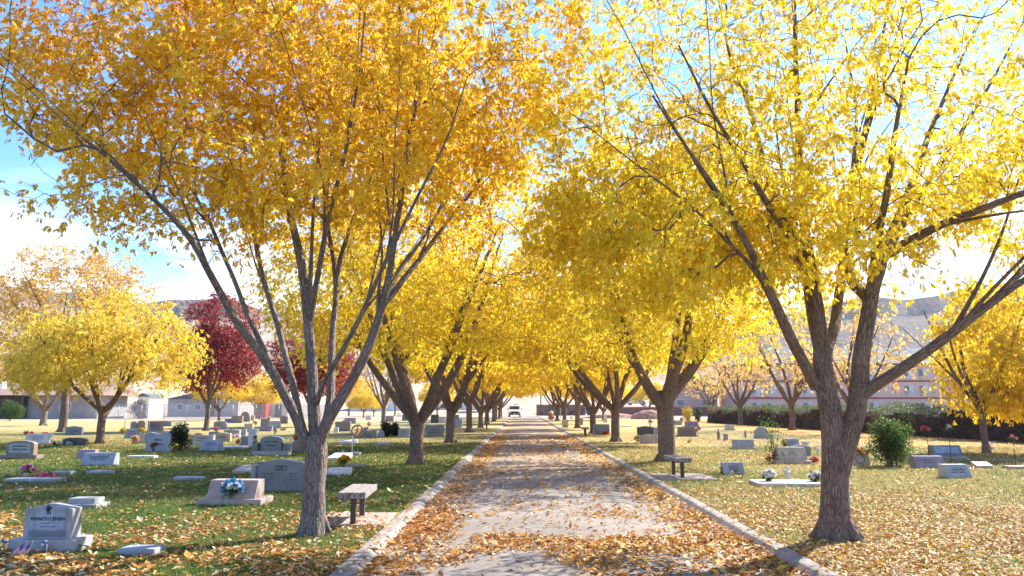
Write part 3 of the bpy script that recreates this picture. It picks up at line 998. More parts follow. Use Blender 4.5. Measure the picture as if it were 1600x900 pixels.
copy_tree(t3r, gp(342, 657), .5, .75, 'yellow tree standing behind the left dark red tree')
copy_tree(broad, gp(402, 654), 1.0, .95, 'bright yellow tree between the two dark red trees')
barem = avenue(55, 520, 2500, 'pale', .12, 6, cz=5.2, rr=(3.4, 3.4, 3.8), low=1.9, r0=.22, fork=1.8, thr=.3, tip=.012)
bare1 = plant_tree('bare_tree', 'bare grey tree standing between the wide red tree and the second left trunk', 'tree', gp(599, 661), barem, 'bark_pale')
spm = avenue(56, 520, 5500, 'pale', .17, 6, cz=5.4, rr=(4.0, 4.0, 3.8), low=2.2, r0=.20, fork=1.9, thr=.34, tip=.010)
sparse = plant_tree('sparse_tree', 'nearly leafless tree at the hedge, directly left of the nearest right trunk', 'tree', gp(1238, 672), spm, 'bark_brown', 'thin trees along the hedge')
copy_tree(sparse, gp(1157, 665), 1.2, 1.0, 'thin yellowing tree at the hedge in front of the end of the pink hotel', 'thin trees along the hedge')
copy_tree(sparse, gp(1113, 658), 2.5, .9, 'thin tree at the far end of the hedge near the yellow bush', 'thin trees along the hedge')
copy_tree(sparse, gp(1338, 678), 3.6, .9, 'thin tree at the hedge half hidden by the nearest right trunk', 'thin trees along the hedge')
hang = plant_tree('weeping_tree', 'yellow tree with drooping branches before the hedge at the right edge', 'tree', gp(1541, 708) + Vector((0, 0, 0)),
                  avenue(57, 620, 36000, 'yellow', .13, 5, cz=3.5, rr=(2.3, 2.2, 2.8), low=.75, cx=.85, excl=.6, r0=.11, fork=1.7, thr=.33, droop=1.1, lift=-.05), 'bark_brown')
far = [(568, 653, 112, .62, broad, 'small green-yellow tree far behind the left graves, right of the wide red tree'),
       (584, 649, 128, .55, broad, 'small bright yellow tree beside the bare grey tree, far off'),
       (617, 645, 140, .55, tall, 'pale yellow tree far off, directly left of the second left trunk'),
       (634, 645, 142, .5, broad, 'round pale tree far off behind the second left trunk'),
       (683, 646, 135, .7, t3r, 'yellow tree far off between the second and third left trunks'),
       (545, 650, 150, .9, t4l, 'golden tree far off behind the right limb of the nearest left tree'),
       (943, 656, 96, .75, t3l, 'dark-trunked forked tree behind the third right trunk'),
       (1012, 650, 150, .8, t3r, 'yellow tree beyond the dirt mound on the right'),
       (905, 646, 165, .9, t4l, 'golden tree beyond the brown board fence'),
       (775, 644, 172, 1.0, t3r, 'yellow tree beyond the cross street, left of the white van'),
       (1595, 676, 44, .8, t4l, 'golden tree behind the drooping tree at the far right edge'),
       (15, 650, 130, 1.0, tall, 'pale tree behind the brown-roofed house')]
for k, (x, y, dist, sc, src, lab) in enumerate(far):
    p = aty(x, y, dist)
    copy_tree(src, (p.x, dist, float(terrain(np.array([[p.x]]), np.array([[dist]]))[0, 0])), 1.1 * k, sc, lab)

# ------------------------------------------------------------------ gravestones
def outline(kind, w, h):
    a = w / 2
    if kind == 'serp':
        top = [(a - w * .02, h * .90), (a - w * .14, h * .905)]
        for k in range(9):
            t = k / 8
            top.append((a - w * .2 - t * (w * .6), h * (.92 + .08 * math.sin(PI * t))))
        top += [(-a + w * .14, h * .905), (-a + w * .02, h * .90)]
        return [(-a, 0), (a, 0), (a, h * .88)] + top + [(-a, h * .88)]
    if kind == 'arch':
        return [(-a, 0), (a, 0)] + [(a * math.cos(PI * k / 12), h * .78 + h * .22 * math.sin(PI * k / 12)) for k in range(13)]
    if kind == 'peak':
        return [(-a, 0), (a, 0), (a, h * .86), (a * .1, h), (-a * .1, h), (-a, h * .86)]
    if kind == 'double':
        p = [(-a, 0), (a, 0), (a * .97, h * .18), (a * .82, h * .30), (a * .95, h * .5), (a, h * .75), (a * .9, h * .95), (a * .6, h), (a * .25, h * .96), (0, h * .93)]
        return p + [(-x, z) for x, z in p[::-1][1:-2]] if False else p + [(-x, z) for x, z in p[8:1:-1]]
    if kind == 'rough':
        return [(-a * .95, 0), (a, 0), (a * .98, h * .5), (a * .7, h * .85), (a * .2, h), (-a * .35, h * .95), (-a * .8, h * .7)]
    if kind == 'obelisk':
        return [(-a, 0), (a, 0), (a * .9, h * .93), (a * .3, h), (-a * .3, h), (-a * .9, h * .93)]
    return [(-a, 0), (a, 0), (a, h), (-a, h)]


def carving(w, h, rows, seed, depth):
    """worn engraving: little strokes too worn to read"""
    r = random.Random(seed)
    mb = MB()
    for k in range(rows):
        z = h * (.5 - (k + .5) / rows)
        lw = w * r.uniform(.5, .95)
        x = -lw / 2
        while x < lw / 2:
            g = r.uniform(.012, .022) * max(1, w / .5)
            if r.random() > .15:
                mb.box((x + g / 2, 0, z), (g * .4, depth, h / rows * .38))
            x += g
    # the strokes are cut from one plate let into the stone behind the face
    mb.box((0, depth * .5 + .0012, 0), (w, .003, h))
    return mb


STONES = {}


def gravestone(key, x0, x1, y0, y1, kind, mat, label, base=None, panel=None, group=None, rz=None, t=None, rows=0, y=None, name='gravestone'):
    """a stone whose front spans x0..x1, y0..y1 in the photograph, base included"""
    rr = random.Random(int(x0 * 7 + y1))
    p = gp((x0 + x1) / 2, y1) if y is None else aty((x0 + x1) / 2, y1, y)
    p.z = 0
    s = ppm(p)
    w, H = (x1 - x0) / s, (y1 - y0) / s
    w = min(w, 2.2)
    rz = math.radians(rr.uniform(-2.5, 2.5)) if rz is None else math.radians(rz)
    if kind in ('flat', 'bevel'):
        back = gp((x0 + x1) / 2, y0, .08)
        dep = max(.28, min(1.1, back.y - p.y))
        root = thing(name, label, 'grave marker', (p.x, p.y + dep / 2, 0), rz, group)
        h = .075 if kind == 'flat' else .16
        if base:
            MB().box((0, 0, .015), (w, dep, .09), bev=.01).build('base', M[base], root)
            MB().box((0, .02, .10), (w * .74, dep * .7, .085), bev=.012).build('slab', M[mat], root)
        elif kind == 'bevel':
            MB().prism([(-dep / 2, -.05), (dep / 2, -.05), (dep / 2, h), (-dep / 2, h * .45)], -w / 2, w / 2, 'x', bev=.012).build('slab', M[mat], root)
        else:
            MB().box((0, 0, h / 2 - .025), (w, dep, h + .05), bev=.012).build('slab', M[mat], root)
        STONES[key] = (root, w, dep, h)
        return root
    bh = 0
    if base:
        bh = max(.07, min(.17, H * base[1]))
    tw = w / (base[0] if base else 1.0)
    th = H - bh
    if kind == 'slant':
        # seen from above a sloping face looks taller than it is
        bd = .34 if t is None else t
        th = max(.22, th * .92)
        root = thing(name, label, 'gravestone', (p.x, p.y + bd / 2 + .02, 0), rz, group)
        tilt = th * .36
        mb = MB()
        prof = [(-bd / 2, bh - .05), (bd / 2, bh - .05), (bd / 2 - .02, bh + th), (min(bd / 2 - .06, -bd / 2 + tilt + .02), bh + th), (-bd / 2, bh + th * .16)]
        mb.prism(prof, -tw / 2, tw / 2, 'x', bev=.012)
        mb.build('tablet', M[mat], root)
        sl = math.atan2(th * .84, prof[3][0] + bd / 2)
        cz = bh + th * .58
        cy = -bd / 2 + (prof[3][0] + bd / 2) * .5
        Mx = Matrix.Translation((0, cy, cz)) @ Matrix.Rotation(-(PI / 2 - sl), 4, 'X')
        fl = math.hypot(th * .84, prof[3][0] + bd / 2)
        if panel:
            MB().box((0, -.002, 0), (tw * .8, .012, fl * .68), M=Mx).build('panel', M[panel], root)
        if rows:
            o = carving(tw * .66, fl * .5, rows, int(x0), .014)
            o.v = [tuple(Mx @ Vector((v[0], v[1] - (.004 if panel else .002), v[2]))) for v in o.v]
            o.build('inscription', M['engrave'], root)
        td = bd
    else:
        td = (.2 if w > .45 else .16) if t is None else t
        root = thing(name, label, 'gravestone', (p.x, p.y + td / 2 + .02, 0), rz, group)
        o_ = outline(kind, tw, th + .04)
        MB().prism([(x, z + bh - .04) for x, z in o_], -td / 2, td / 2, 'y', bev=min(.014, tw * .03)).build('tablet', M[mat], root)
        if panel:
            MB().prism([(x * .78, bh + th * .12 + z * .7) for x, z in outline(kind, tw, th)], -td / 2 - .006, -td / 2 + .02, 'y').build('panel', M[panel], root)
        if rows:
            o = carving(tw * .6, th * .45, rows, int(x0), .012)
            o.v = [(v[0], v[1] - td / 2 - (.007 if panel else .002), v[2] + bh + th * .5) for v in o.v]
            o.build('inscription', M['engrave'], root)
    if base:
        bd2 = td + .18
        MB().box((0, 0, bh / 2 - .04), (w, bd2, bh + .08), bev=.012).build('base', M[base[2]], root)
    STONES[key] = (root, tw, td, bh + th)
    return root


B = lambda m, wr=1.14, hr=.2: (wr, hr, m)
SG = 'upright gravestones on the left lawn'
gs = gravestone
# --- foreground, left
jen = gs('jensen', 17, 121, 790, 862, 'peak', 'grey', 'grey peaked headstone with an engraved name panel, flags and pinwheels before it', B('grey', 1.36, .27), rows=0, t=.2, rz=0)
gs('f1', 182, 241, 853, 869, 'flat', 'blue', 'plain blue-grey flush marker lying in leaves right of the peaked headstone')
gs('f2', 93, 151, 781, 794, 'flat', 'grey', 'grey two-step flush marker behind the peaked headstone', base='grey')
gs('bwh', 309, 411, 750, 789, 'slant', 'pink', 'brown slant stone carrying a blue and white bouquet, left of the nearest tree', B('pink', 1.32, .24), rows=2, t=.42)
gs('deb', 397, 476, 719, 768, 'serp', 'steel', 'wide grey headstone with a framed monogram and a stone vase on either side', B('steel', 1.1, .27), t=.22, rows=0, rz=0)
gs('f3', 270, 313, 744, 751, 'flat', 'blue', 'blue-grey flush marker alone on the shaded grass left of the brown slant stone')
gs('f4', 134, 170, 737, 741, 'flat', 'grey', 'small grey flush marker right of the slab with pink flowers')
gs('f5', 5, 85, 745, 754, 'flat', 'grey', 'long grey flush slab at the left edge with pink flowers on it')
gs('f6', 79, 110, 737, 742, 'flat', 'grey', 'grey flush slab just behind the lying pink flowers')
gs('f7', 362, 399, 731, 740, 'bevel', 'tan', 'low tan sloped marker just left of the monogram headstone')
gs('f8', 507, 544, 735, 743, 'bevel', 'white', 'pale sloped marker directly right of the nearest left trunk')
gs('f9', 510, 539, 710, 719, 'bevel', 'white', 'pale sloped marker behind the yellow and orange bouquet')
gs('f10', 538, 568, 726, 730, 'flat', 'concrete', 'flush grave slab beside the yellow and orange bouquet')
gs('f11', 543, 561, 706, 711, 'flat', 'blue', 'small blue-grey slab with tiny figurines under the wreath pole')
gs('f12', 586, 609, 691, 695, 'flat', 'pink', 'pinkish flush marker left of the second left trunk')
gs('f13', 345, 379, 696, 701, 'flat', 'white', 'white flush slab right of the blue slant stone')
gs('f14', 197, 240, 711, 716, 'flat', 'white', 'sunlit pale slab below the scalloped blue-grey stone')
# --- left, second depth
gs('l1', -2, 60, 689, 717, 'arch', 'brown', 'brown headstone with a grey inset panel at the left edge', B('brown', 1.38, .22), 'grey', SG, rows=2)
gs('l2', 125, 176, 707, 728, 'slant', 'blue', 'pale blue-grey slant stone with a carved figure, left of the white slab', None, None, rows=3)
gs('l3', 118, 145, 702, 717, 'slant', 'mauve', 'mauve stone partly hidden behind a pale blue-grey slant stone')
gs('l4', 36, 76, 677, 693, 'slant', 'white', 'white slant stone with red flowers at both ends, far left', None, None, rows=2)
gs('l5', 101, 127, 666, 680, 'serp', 'steel', 'dark grey headstone between the thick trunk and the lemon-yellow tree', None, None, SG, rows=2)
gs('l6', 96, 134, 684, 696, 'arch', 'dark', 'low dark stone with white flowers at its foot', None, None, SG)
gs('l7', 193, 216, 669, 685, 'slant', 'blue', 'blue-grey slant stone right of the trunk of the lemon-yellow tree', rows=2)
gs('l8', 211, 231, 676, 693, 'slant', 'tan', 'tan slant stone topped with a yellow flower')
gs('l9', 203, 213, 659, 671, 'arch', 'steel', 'left one of two narrow joined-looking grey stones under the pipe frame', None, None, SG)
gs('l10', 214, 226, 657, 671, 'arch', 'brown', 'right one of two narrow stones under the pipe frame', None, None, SG)
gs('l11', 228, 252, 659, 675, 'plain', 'brown', 'square brown block headstone right of the pipe frame', B('tan', 1.15, .12), None, SG, t=.4, rows=2)
gs('l12', 251, 267, 658, 666, 'serp', 'steel', 'small slate stone left of the rose shrub', None, None, SG)
gs('l13', 224, 265, 676, 706, 'double', 'blue', 'scalloped blue-grey double stone with a red flower pot before it', None, None, rows=2, t=.2)
gs('l14', 295, 331, 679, 696, 'slant', 'tan', 'low tan stone immediately right of the rose shrub', None, None, rows=2)
gs('l15', 310, 344, 687, 705, 'slant', 'blue', 'bluish slant stone in front of two tan ones', B('blue', 1.1, .12), None, rows=2)
gs('l16', 330, 359, 676, 690, 'serp', 'tan', 'tan headstone with flowers at its right end', None, None, SG, rows=2)
gs('l17', 348, 374, 671, 683, 'serp', 'grey', 'grey rounded headstone behind the tan one with flowers', B('grey', 1.05, .15), None, SG)
gs('l18', 325, 340, 674, 682, 'slant', 'steel', 'small slate slant stone right of the red tree trunk')
gs('l19', 381, 394, 662, 675, 'plain', 'tan', 'small square tan block above the pale pillar stone', None, None, SG, t=.3)
gs('l20', 386, 399, 670, 699, 'obelisk', 'white', 'tall narrow pale pillar stone left of the blue-grey family stone', None, None, SG, t=.3)
gs('l21', 375, 388, 682, 698, 'plain', 'mauve', 'mauve upright stone just left of the pale pillar', None, None, SG)
gs('l22', 376, 384, 671, 681, 'plain', 'blue', 'tiny blue-grey upright stone behind the mauve one', None, None, SG)
gs('l23', 331, 355, 658, 671, 'arch', 'grey', 'light grey rounded headstone right of the dark red tree', B('grey', 1.2, .17), None, SG, rows=2)
gs('l24', 394, 451, 682, 712, 'arch', 'steel', 'blue-grey family headstone with short wings on a wide base', (1.62, .24, 'grey'), None, rows=2, t=.22, rz=0)
gs('l25', 350, 364, 654, 661, 'slant', 'steel', 'low slate stone left of a brown block, far left rows')
gs('l26', 361, 378, 650, 661, 'plain', 'brown', 'brown block stone beside a dark rough boulder stone', None, None, SG, t=.4)
gs('l27', 374, 390, 643, 659, 'rough', 'brown', 'dark rough boulder headstone far back near the fence', None, None, None, t=.35)
gs('l28', 390, 397, 649, 657, 'plain', 'tan', 'little tan stone right of the rough boulder', None, None, SG)
gs('l29', 406, 420, 654, 667, 'plain', 'tan', 'pale tan square headstone with pink flowers behind it', B('tan', 1.1, .12), None, SG, t=.35)
gs('l30', 420, 437, 658, 668, 'plain', 'white', 'white square headstone right of the pale tan one', None, None, SG, t=.3)
gs('l31', 436, 450, 650, 662, 'serp', 'brown', 'dark brown headstone just left of the big left limb, far back', B('red' if False else 'brown', 1.15, .15), None, SG)
gs('l32', 404, 424, 665, 674, 'slant', 'mauve', 'low mauve slant stone in front of the white and tan squares')
gs('l33', 459, 472, 664, 690, 'plain', 'grey', 'grey upright slab half behind the left limb of the nearest tree', None, None, SG)
gs('l34', 450, 476, 688, 706, 'rough', 'brown', 'rough brown stone behind the trunk of the nearest left tree', None, None, None, t=.3)
# --- between the nearest and second left trunks
gs('m1', 621, 640, 670, 683, 'plain', 'grey', 'light grey slant-topped stone left of the second left trunk', B('grey', 1.12, .2), None, SG, rows=2)
gs('m2', 663, 695, 664, 683, 'double', 'steel', 'dark wide stone between the second and third left trunks', None, None, SG, rows=2)
gs('m3', 561, 588, 673, 685, 'plain', 'steel', 'low slate stone with a yellow flower on its right end', None, None, SG, rows=2)
gs('m4', 538, 555, 653, 662, 'plain', 'grey', 'light grey block far back, right of the nearest trunk', None, None, SG, t=.35)
gs('m5', 523, 547, 659, 674, 'plain', 'brown', 'brown wide block stone right of the nearest trunk', None, None, SG, t=.35)
gs('m6', 673, 685, 648, 661, 'plain', 'dark', 'dark block stone far back beyond the second left trunk', None, None, SG, t=.4)
gs('m7', 628, 644, 648, 657, 'plain', 'steel', 'long slate stone far back left of the second trunk', None, None, SG)
gs('m8', 521, 528, 668, 676, 'plain', 'white', 'tiny white upright marker left of the wreath pole', None, None, SG)
gs('m9', 529, 554, 689, 693, 'bevel', 'white', 'long pale low marker behind the wreath pole')
gs('m10', 590, 600, 672, 683, 'rough', 'blue', 'small blue-grey stone between two green bushes', None, None, None)
gs('m11', 571, 580, 649, 656, 'plain', 'white', 'tiny pale stone far off below the green-yellow tree', None, None, SG)
gs('m12', 600, 615, 650, 659, 'plain', 'mauve', 'mauve stone far off beside the bare grey tree', None, None, SG)
gs('m13', 646, 662, 650, 658, 'plain', 'steel', 'slate stone far off half behind the second left trunk', None, None, SG)
gs('m14', 700, 722, 655, 668, 'plain', 'blue', 'blue-grey stone just behind the third left trunk', None, None, SG)
gs('m15', 686, 696, 651, 659, 'plain', 'white', 'white stone far off right of the dark block', None, None, SG)
gs('m16', 707, 717, 648, 655, 'plain', 'steel', 'slate stone far off, left of the fourth left trunk', None, None, SG)
gs('m17', 505, 515, 655, 664, 'arch', 'tan', 'small tan rounded stone seen between the limbs of the nearest left tree', None, None, SG)
# --- right side
RG = 'upright gravestones on the right lawn'
gs('r1', 996, 1021, 666, 680, 'serp', 'dark', 'black polished headstone left of the second right trunk', None, None, RG, rows=0)
gs('r2', 1001, 1031, 679, 693, 'serp', 'pink', 'pink stone carved with praying hands in front of the black one', None, None, RG, rows=0, t=.24)
gs('r3', 1021, 1034, 668, 680, 'plain', 'blue', 'pale blue-grey stone right behind the second right trunk', None, None, RG)
gs('r4', 1057, 1091, 666, 682, 'serp', 'brown', 'brown granite headstone with a flower vase, right of the second right trunk', B('brown', 1.18, .12), 'brown', RG, rows=2)
gs('r5', 1071, 1092, 658, 667, 'slant', 'mauve', 'mauve slant stone behind the brown granite headstone')
gs('r6', 1132, 1149, 664, 672, 'plain', 'white', 'low white stone near the hedge', B('white', 1.2, .2), None, RG)
gs('r7', 1145, 1182, 686, 702, 'slant', 'grey', 'light grey slant stone with a carved ring emblem', B('grey', 1.14, .14), 'grey')
gs('r8', 1132, 1164, 722, 742, 'slant', 'grey', 'pale grey stone with purple flowers at its left end', None, None, rows=3)
gs('r9', 1179, 1202, 667, 685, 'rough', 'grey', 'upright grey stone behind the thin climbing rose', None, None, RG, t=.25)
gs('r10', 1212, 1268, 698, 725, 'slant', 'tan', 'tan slant stone with an arch emblem between two red bouquets', B('tan', 1.24, .2), None, rows=0)
gs('r11', 1237, 1268, 696, 713, 'serp', 'steel', 'dark slate headstone leaning behind the tan slant stone', None, None, RG)
gs('r12', 1227, 1250, 685, 698, 'slant', 'blue', 'pale blue slant stone behind the slate headstone', None, None, rows=2)
gs('r13', 1188, 1284, 749, 761, 'flat', 'white', 'bright white flush slab flanked by white chrysanthemums')
gs('r14', 1331, 1361, 706, 727, 'slant', 'tan', 'tan stone with a wreath of pale flowers, right of the nearest right trunk', None, None, rows=0)
gs('r15', 1433, 1479, 712, 732, 'slant', 'mauve', 'mauve-brown slant stone right of the big green bush', None, 'mauve', rows=2)
gs('r16', 1479, 1520, 725, 748, 'slant', 'grey', 'tilted light grey slant stone nearest the camera on the right', None, None, rows=4, rz=8)
gs('r17', 1457, 1509, 695, 717, 'slant', 'steel', 'wide slate slant stone with a small candle before the hedge', B('grey', 1.16, .12), 'blue')
gs('r18', 1527, 1552, 726, 732, 'bevel', 'pink', 'low pinkish sloped marker right of the slant stones')
gs('r19', 1577, 1606, 728, 733, 'flat', 'pink', 'pinkish flush marker at the right edge under a pink rose pole')
gs('r20', 1254, 1264, 690, 699, 'plain', 'white', 'tiny white square plaque right of the pale blue slant stone', None, None, RG, t=.08)
gs('r21', 929, 953, 662, 679, 'slant', 'steel', 'big slate monument covered in flowers behind the third right trunk', None, None, t=.8)
gs('r22', 879, 888, 656, 668, 'plain', 'pink', 'pale square stone post standing at the right kerb', None, None, None, t=.4, name='stone_post')
gs('r23', 905, 911, 653, 664, 'plain', 'brown', 'small brown stone behind the fourth right trunk', None, None, RG)
gs('r24', 943, 949, 647, 660, 'obelisk', 'white', 'thin white pillar stone by the dark forked tree', None, None, RG)
gs('r25', 1048, 1066, 657, 664, 'plain', 'grey', 'low grey stone far back right of the second right trunk', None, None, RG)
gs('r26', 1131, 1138, 678, 688, 'plain', 'blue', 'tiny pale blue plaque beside a garden figure', None, None, RG, t=.08)
gs('r27', 972, 986, 663, 667, 'flat', 'white', 'thin white slab far back left of the black headstone')
gs('r28', 1076, 1098, 740, 746, 'flat', 'white', 'sunlit white flush marker right of the near right bench') if False else None

# the engraved face of the peaked headstone
root, tw, td, hh = STONES['jensen']
bh_ = .14
s_ = ppm(gp(69, 862))
MB().prism([(-tw * .37, .245), (tw * .37, .245), (tw * .37, .40), (tw * .10, .445), (-tw * .10, .445), (-tw * .37, .40)], -td / 2 - .004, -td / 2 + .02, 'y').build('name_panel', M['panel'], root)
MB().prism([(-tw * .39, .155), (tw * .39, .155), (tw * .39, .225), (-tw * .39, .225)], -td / 2 - .003, -td / 2 + .02, 'y').build('lower_panel', M['steel'], root)


def lettering(txt, size, parent, loc, mat, name='inscription', rx=PI / 2, width=None):
    cu = bpy.data.curves.new('lettering', 'FONT')
    cu.body = txt
    cu.size = size
    cu.align_x, cu.align_y = 'CENTER', 'CENTER'
    cu.extrude = .0015
    cu.offset = size * .012
    t = bpy.data.objects.new('lettering', cu)
    C.objects.link(t)
    dg = bpy.context.evaluated_depsgraph_get()
    dg.update()
    me = bpy.data.meshes.new_from_object(t.evaluated_get(dg))
    bpy.data.objects.remove(t)
    bpy.data.curves.remove(cu)
    me.materials.clear()
    if width:
        cur = max(v.co.x for v in me.vertices) - min(v.co.x for v in me.vertices)
        for v in me.vertices:
            v.co.x *= width / cur
    o = link(name, me, mat, parent)
    o.location = loc
    o.rotation_euler = (rx, 0, 0)
    return o


lettering('KENNETH J JENSEN', .052, root, (0, -td / 2 - .006, .352), M['engrave'], width=tw * .70)
for k, z in enumerate((.305, .268)):
    o = carving(tw * .42, .030, 1, 60 + k, .004)
    o.v = [(v[0], v[1] - td / 2 - .005, v[2] + z) for v in o.v]
    o.build('inscription', M['engrave'], root)
# carved bouquet
mb = MB()
rk = random.Random(3)
for k in range(16):
    a, q = rk.uniform(0, 2 * PI), rk.uniform(0, .035)
    mb.lathe([(.0, 0), (.011, .001), (.0, .004)], (0, 0, 0), 7)
    for i in range(len(mb.v) - 21, len(mb.v)):
        v = mb.v[i]
        mb.v[i] = (v[0] + q * math.cos(a), -td / 2 - .004 - v[2], v[1] + .47 + q * 1.1 * math.sin(a))
for k in range(5):
    mb.cyl((rk.uniform(-.02, .02), -td / 2 - .005, .455), ((k - 2) * .012, -td / 2 - .005, .405), .003, 5)
mb.build('carved_bouquet', M['engrave'], root)

# monogram stone: framed letters and stone vases
root, tw, td, hh = STONES['deb']
lettering('DE', .10, root, (0, -td / 2 - .004, hh * .73), M['engrave'])
mb = MB()
for a_, b_ in (((-.11, hh * .66), (.11, hh * .66)), ((-.11, hh * .80), (.11, hh * .80)), ((-.11, hh * .66), (-.11, hh * .80)), ((.11, hh * .66), (.11, hh * .80))):
    mb.cyl((a_[0], -td / 2 - .002, a_[1]), (b_[0], -td / 2 - .002, b_[1]), .005, 5)
mb.build('monogram_frame', M['engrave'], root)
for sx_ in (-.28, .28):
    o = carving(tw * .34, .16, 3, 70 + int(sx_ * 10), .006)
    o.v = [(v[0] + sx_ * tw, v[1] - td / 2 - .002, v[2] + hh * .47) for v in o.v]
    o.build('inscription', M['engrave'], root)
for sx_ in (-1, 1):
    MB().lathe([(.05, 0), (.06, .02), (.035, .05), (.075, .12), (.085, .22), (.06, .28), (.082, .31), (.0, .312)], (sx_ * (tw / 2 + .10), .02, .17), 16).build('stone_vase', M['grey'], root)
    MB().box((sx_ * (tw / 2 + .08), .02, .08), (.17, .24, .17), bev=.01).build('plinth', M['steel'], root)
# family stone: wings and black vases
root, tw, td, hh = STONES['l24']
for sx_ in (-1, 1):
    MB().box((sx_ * (tw / 2 + .16), 0, hh * .42), (.22, td * .9, hh * .42), bev=.012).build('wing', M['steel'], root)
    MB().lathe([(.03, 0), (.035, .02), (.03, .05), (.045, .2), (.03, .30), (.0, .31)], (sx_ * (tw / 2 + .025), -td / 2 - .05, hh * .22), 10).build('vase', M['vase_dark'], root)


def emblem(key, mat, r, dz=.55, ring=True, half=False):
    """a small carved ring or arch standing proud of a sloping face"""
    root, tw, td, hh = STONES[key]
    mb = MB()
    n = 16
    fr = td * .5
    for k in range(n if not half else n // 2):
        a0, a1 = 2 * PI * k / n, 2 * PI * (k + 1) / n
        z0 = hh * dz
        f = lambda a: (r * math.cos(a), -fr + (z0 + r * math.sin(a) - hh * .2) * .36 - .008, z0 + r * math.sin(a))
        mb.cyl(f(a0), f(a1), r * .07, 6)
    mb.build('emblem', M[mat], root)


emblem('r7', 'engrave', .09)
emblem('r10', 'engrave', .12, .42, half=True)
emblem('r14', 'engrave', .12, .5)

# ------------------------------------------------------------------ flowers
FL = {'pink': (.72, .22, .30), 'red': (.55, .035, .03), 'white': (.80, .78, .72), 'blue': (.10, .34, .62), 'yellow': (.80, .58, .04), 'orange': (.72, .25, .03),
      'purple': (.22, .10, .45), 'maroon': (.20, .03, .05), 'cream': (.75, .66, .45), 'navy': (.05, .06, .25), 'magenta': (.62, .06, .25)}


def flowers(x, y1, y0, wpx, cols, label, vase_=None, cat='flowers', z=0.0, y=None, lying=False, name='flower_bouquet', stem=0.0, group=None, n=None):
    p = gp(x, y1, z) if y is None else aty(x, y1, y)
    s = ppm(p)
    h, w = max(.12, (y0 - y1) / -s if y0 < y1 else .2), wpx / s
    rng = np.random.default_rng(int(x * 13 + y1))
    root = thing(name, label, cat, (p.x, p.y + (.02 if y is None else 0), p.z), rng.uniform(0, 6), group)
    vh = 0
    if vase_:
        vh = h * .34
        MB().lathe([(w * .12, 0), (w * .14, .01), (w * .10, vh * .3), (w * .17, vh * .9), (w * .19, vh), (0, vh * .98)], n=12).build('vase', M[vase_], root)
    if stem:
        stem = h * .82
        MB().cyl((0, 0, -.03), (0, 0, stem + .02), .009, 6).build('pole', M['blackmetal'], root)
        vh = stem
    big = w > .22
    nb = n or int(max(5, min(16, (w / .09) ** 2 * 1.2)))
    rx_, rz_ = w * .42, max(.05, (h - vh) * (.42 if not lying else .3))
    cz = vh + (h - vh) * .55
    ctr, col = [], []
    for k in range(nb):
        u = unit(rng.normal(size=(1, 3)))[0]
        u[2] = abs(u[2]) * .9 + .05 if not lying else u[2] * .5
        u[1] -= .25
        ctr.append(np.array([0, 0, cz - rz_ * .35]) + u * np.array([rx_, min(rx_, .16), rz_ * 1.25]))
        col.append(FL[cols[k % len(cols)]])
    br = max(.045, min(.085, w * (.27 if not lying else .34)))
    P_, A_, C_, L_ = [], [], [], []
    for c_, k_ in zip(ctr, col):
        m_ = 20
        d_ = unit(rng.normal(size=(m_, 3)) + np.array([0, -.3, .35]))
        P_.append(np.repeat(c_[None], m_, 0)); A_.append(d_)
        C_.append(np.array(k_) * rng.uniform(.75, 1.15, (m_, 1)))
        L_.append(rng.uniform(.7, 1.05, m_) * br)
    L_ = np.concatenate(L_)
    link('blossoms', leaf_mesh('blossoms', np.concatenate(P_), np.concatenate(A_), L_, L_ * .8, np.concatenate(C_), rng, .25), M['petal'], root)
    m_ = 26 + nb * 4
    d_ = unit(rng.normal(size=(m_, 3)) + np.array([0, 0, .1]))
    P0 = np.array([0, 0, cz - rz_ * .3]) + d_ * np.array([rx_ * .75, min(rx_, .15) * .75, rz_ * .8]) * rng.random((m_, 1))
    link('foliage', leaf_mesh('foliage', P0, d_, rng.uniform(.06, .12, m_), rng.uniform(.02, .035, m_), np.array(FL['white'])[None] * 0 + np.array([.05, .11, .025]) * rng.uniform(.7, 1.3, (m_, 1)), rng), M['petal'], root)
    if not vase_ and not stem:
        mb = MB()
        for k in range(5):
            mb.cyl((rng.uniform(-.02, .02), rng.uniform(-.02, .02), -.02), tuple(ctr[k] * np.array([.6, .6, .9])), .005, 5)
        mb.build('stems', plain('flower_stem', (.05, .09, .02)) if 'flower_stem' not in bpy.data.materials else bpy.data.materials['flower_stem'], root)
    return root


def on_stone(key, dx, dz_px, hpx, wpx, cols, label, front=True, **kw):
    """a bouquet fixed on or against a stone"""
    root, tw, td, hh = STONES[key]
    loc = root.location
    s = ppm(loc)
    y = loc.y - td / 2 * (1 if front else 0) - .03
    r = flowers(0, 100, 100 - hpx, wpx * 1.0, cols, label, y=12, **kw) if False else None
    return None


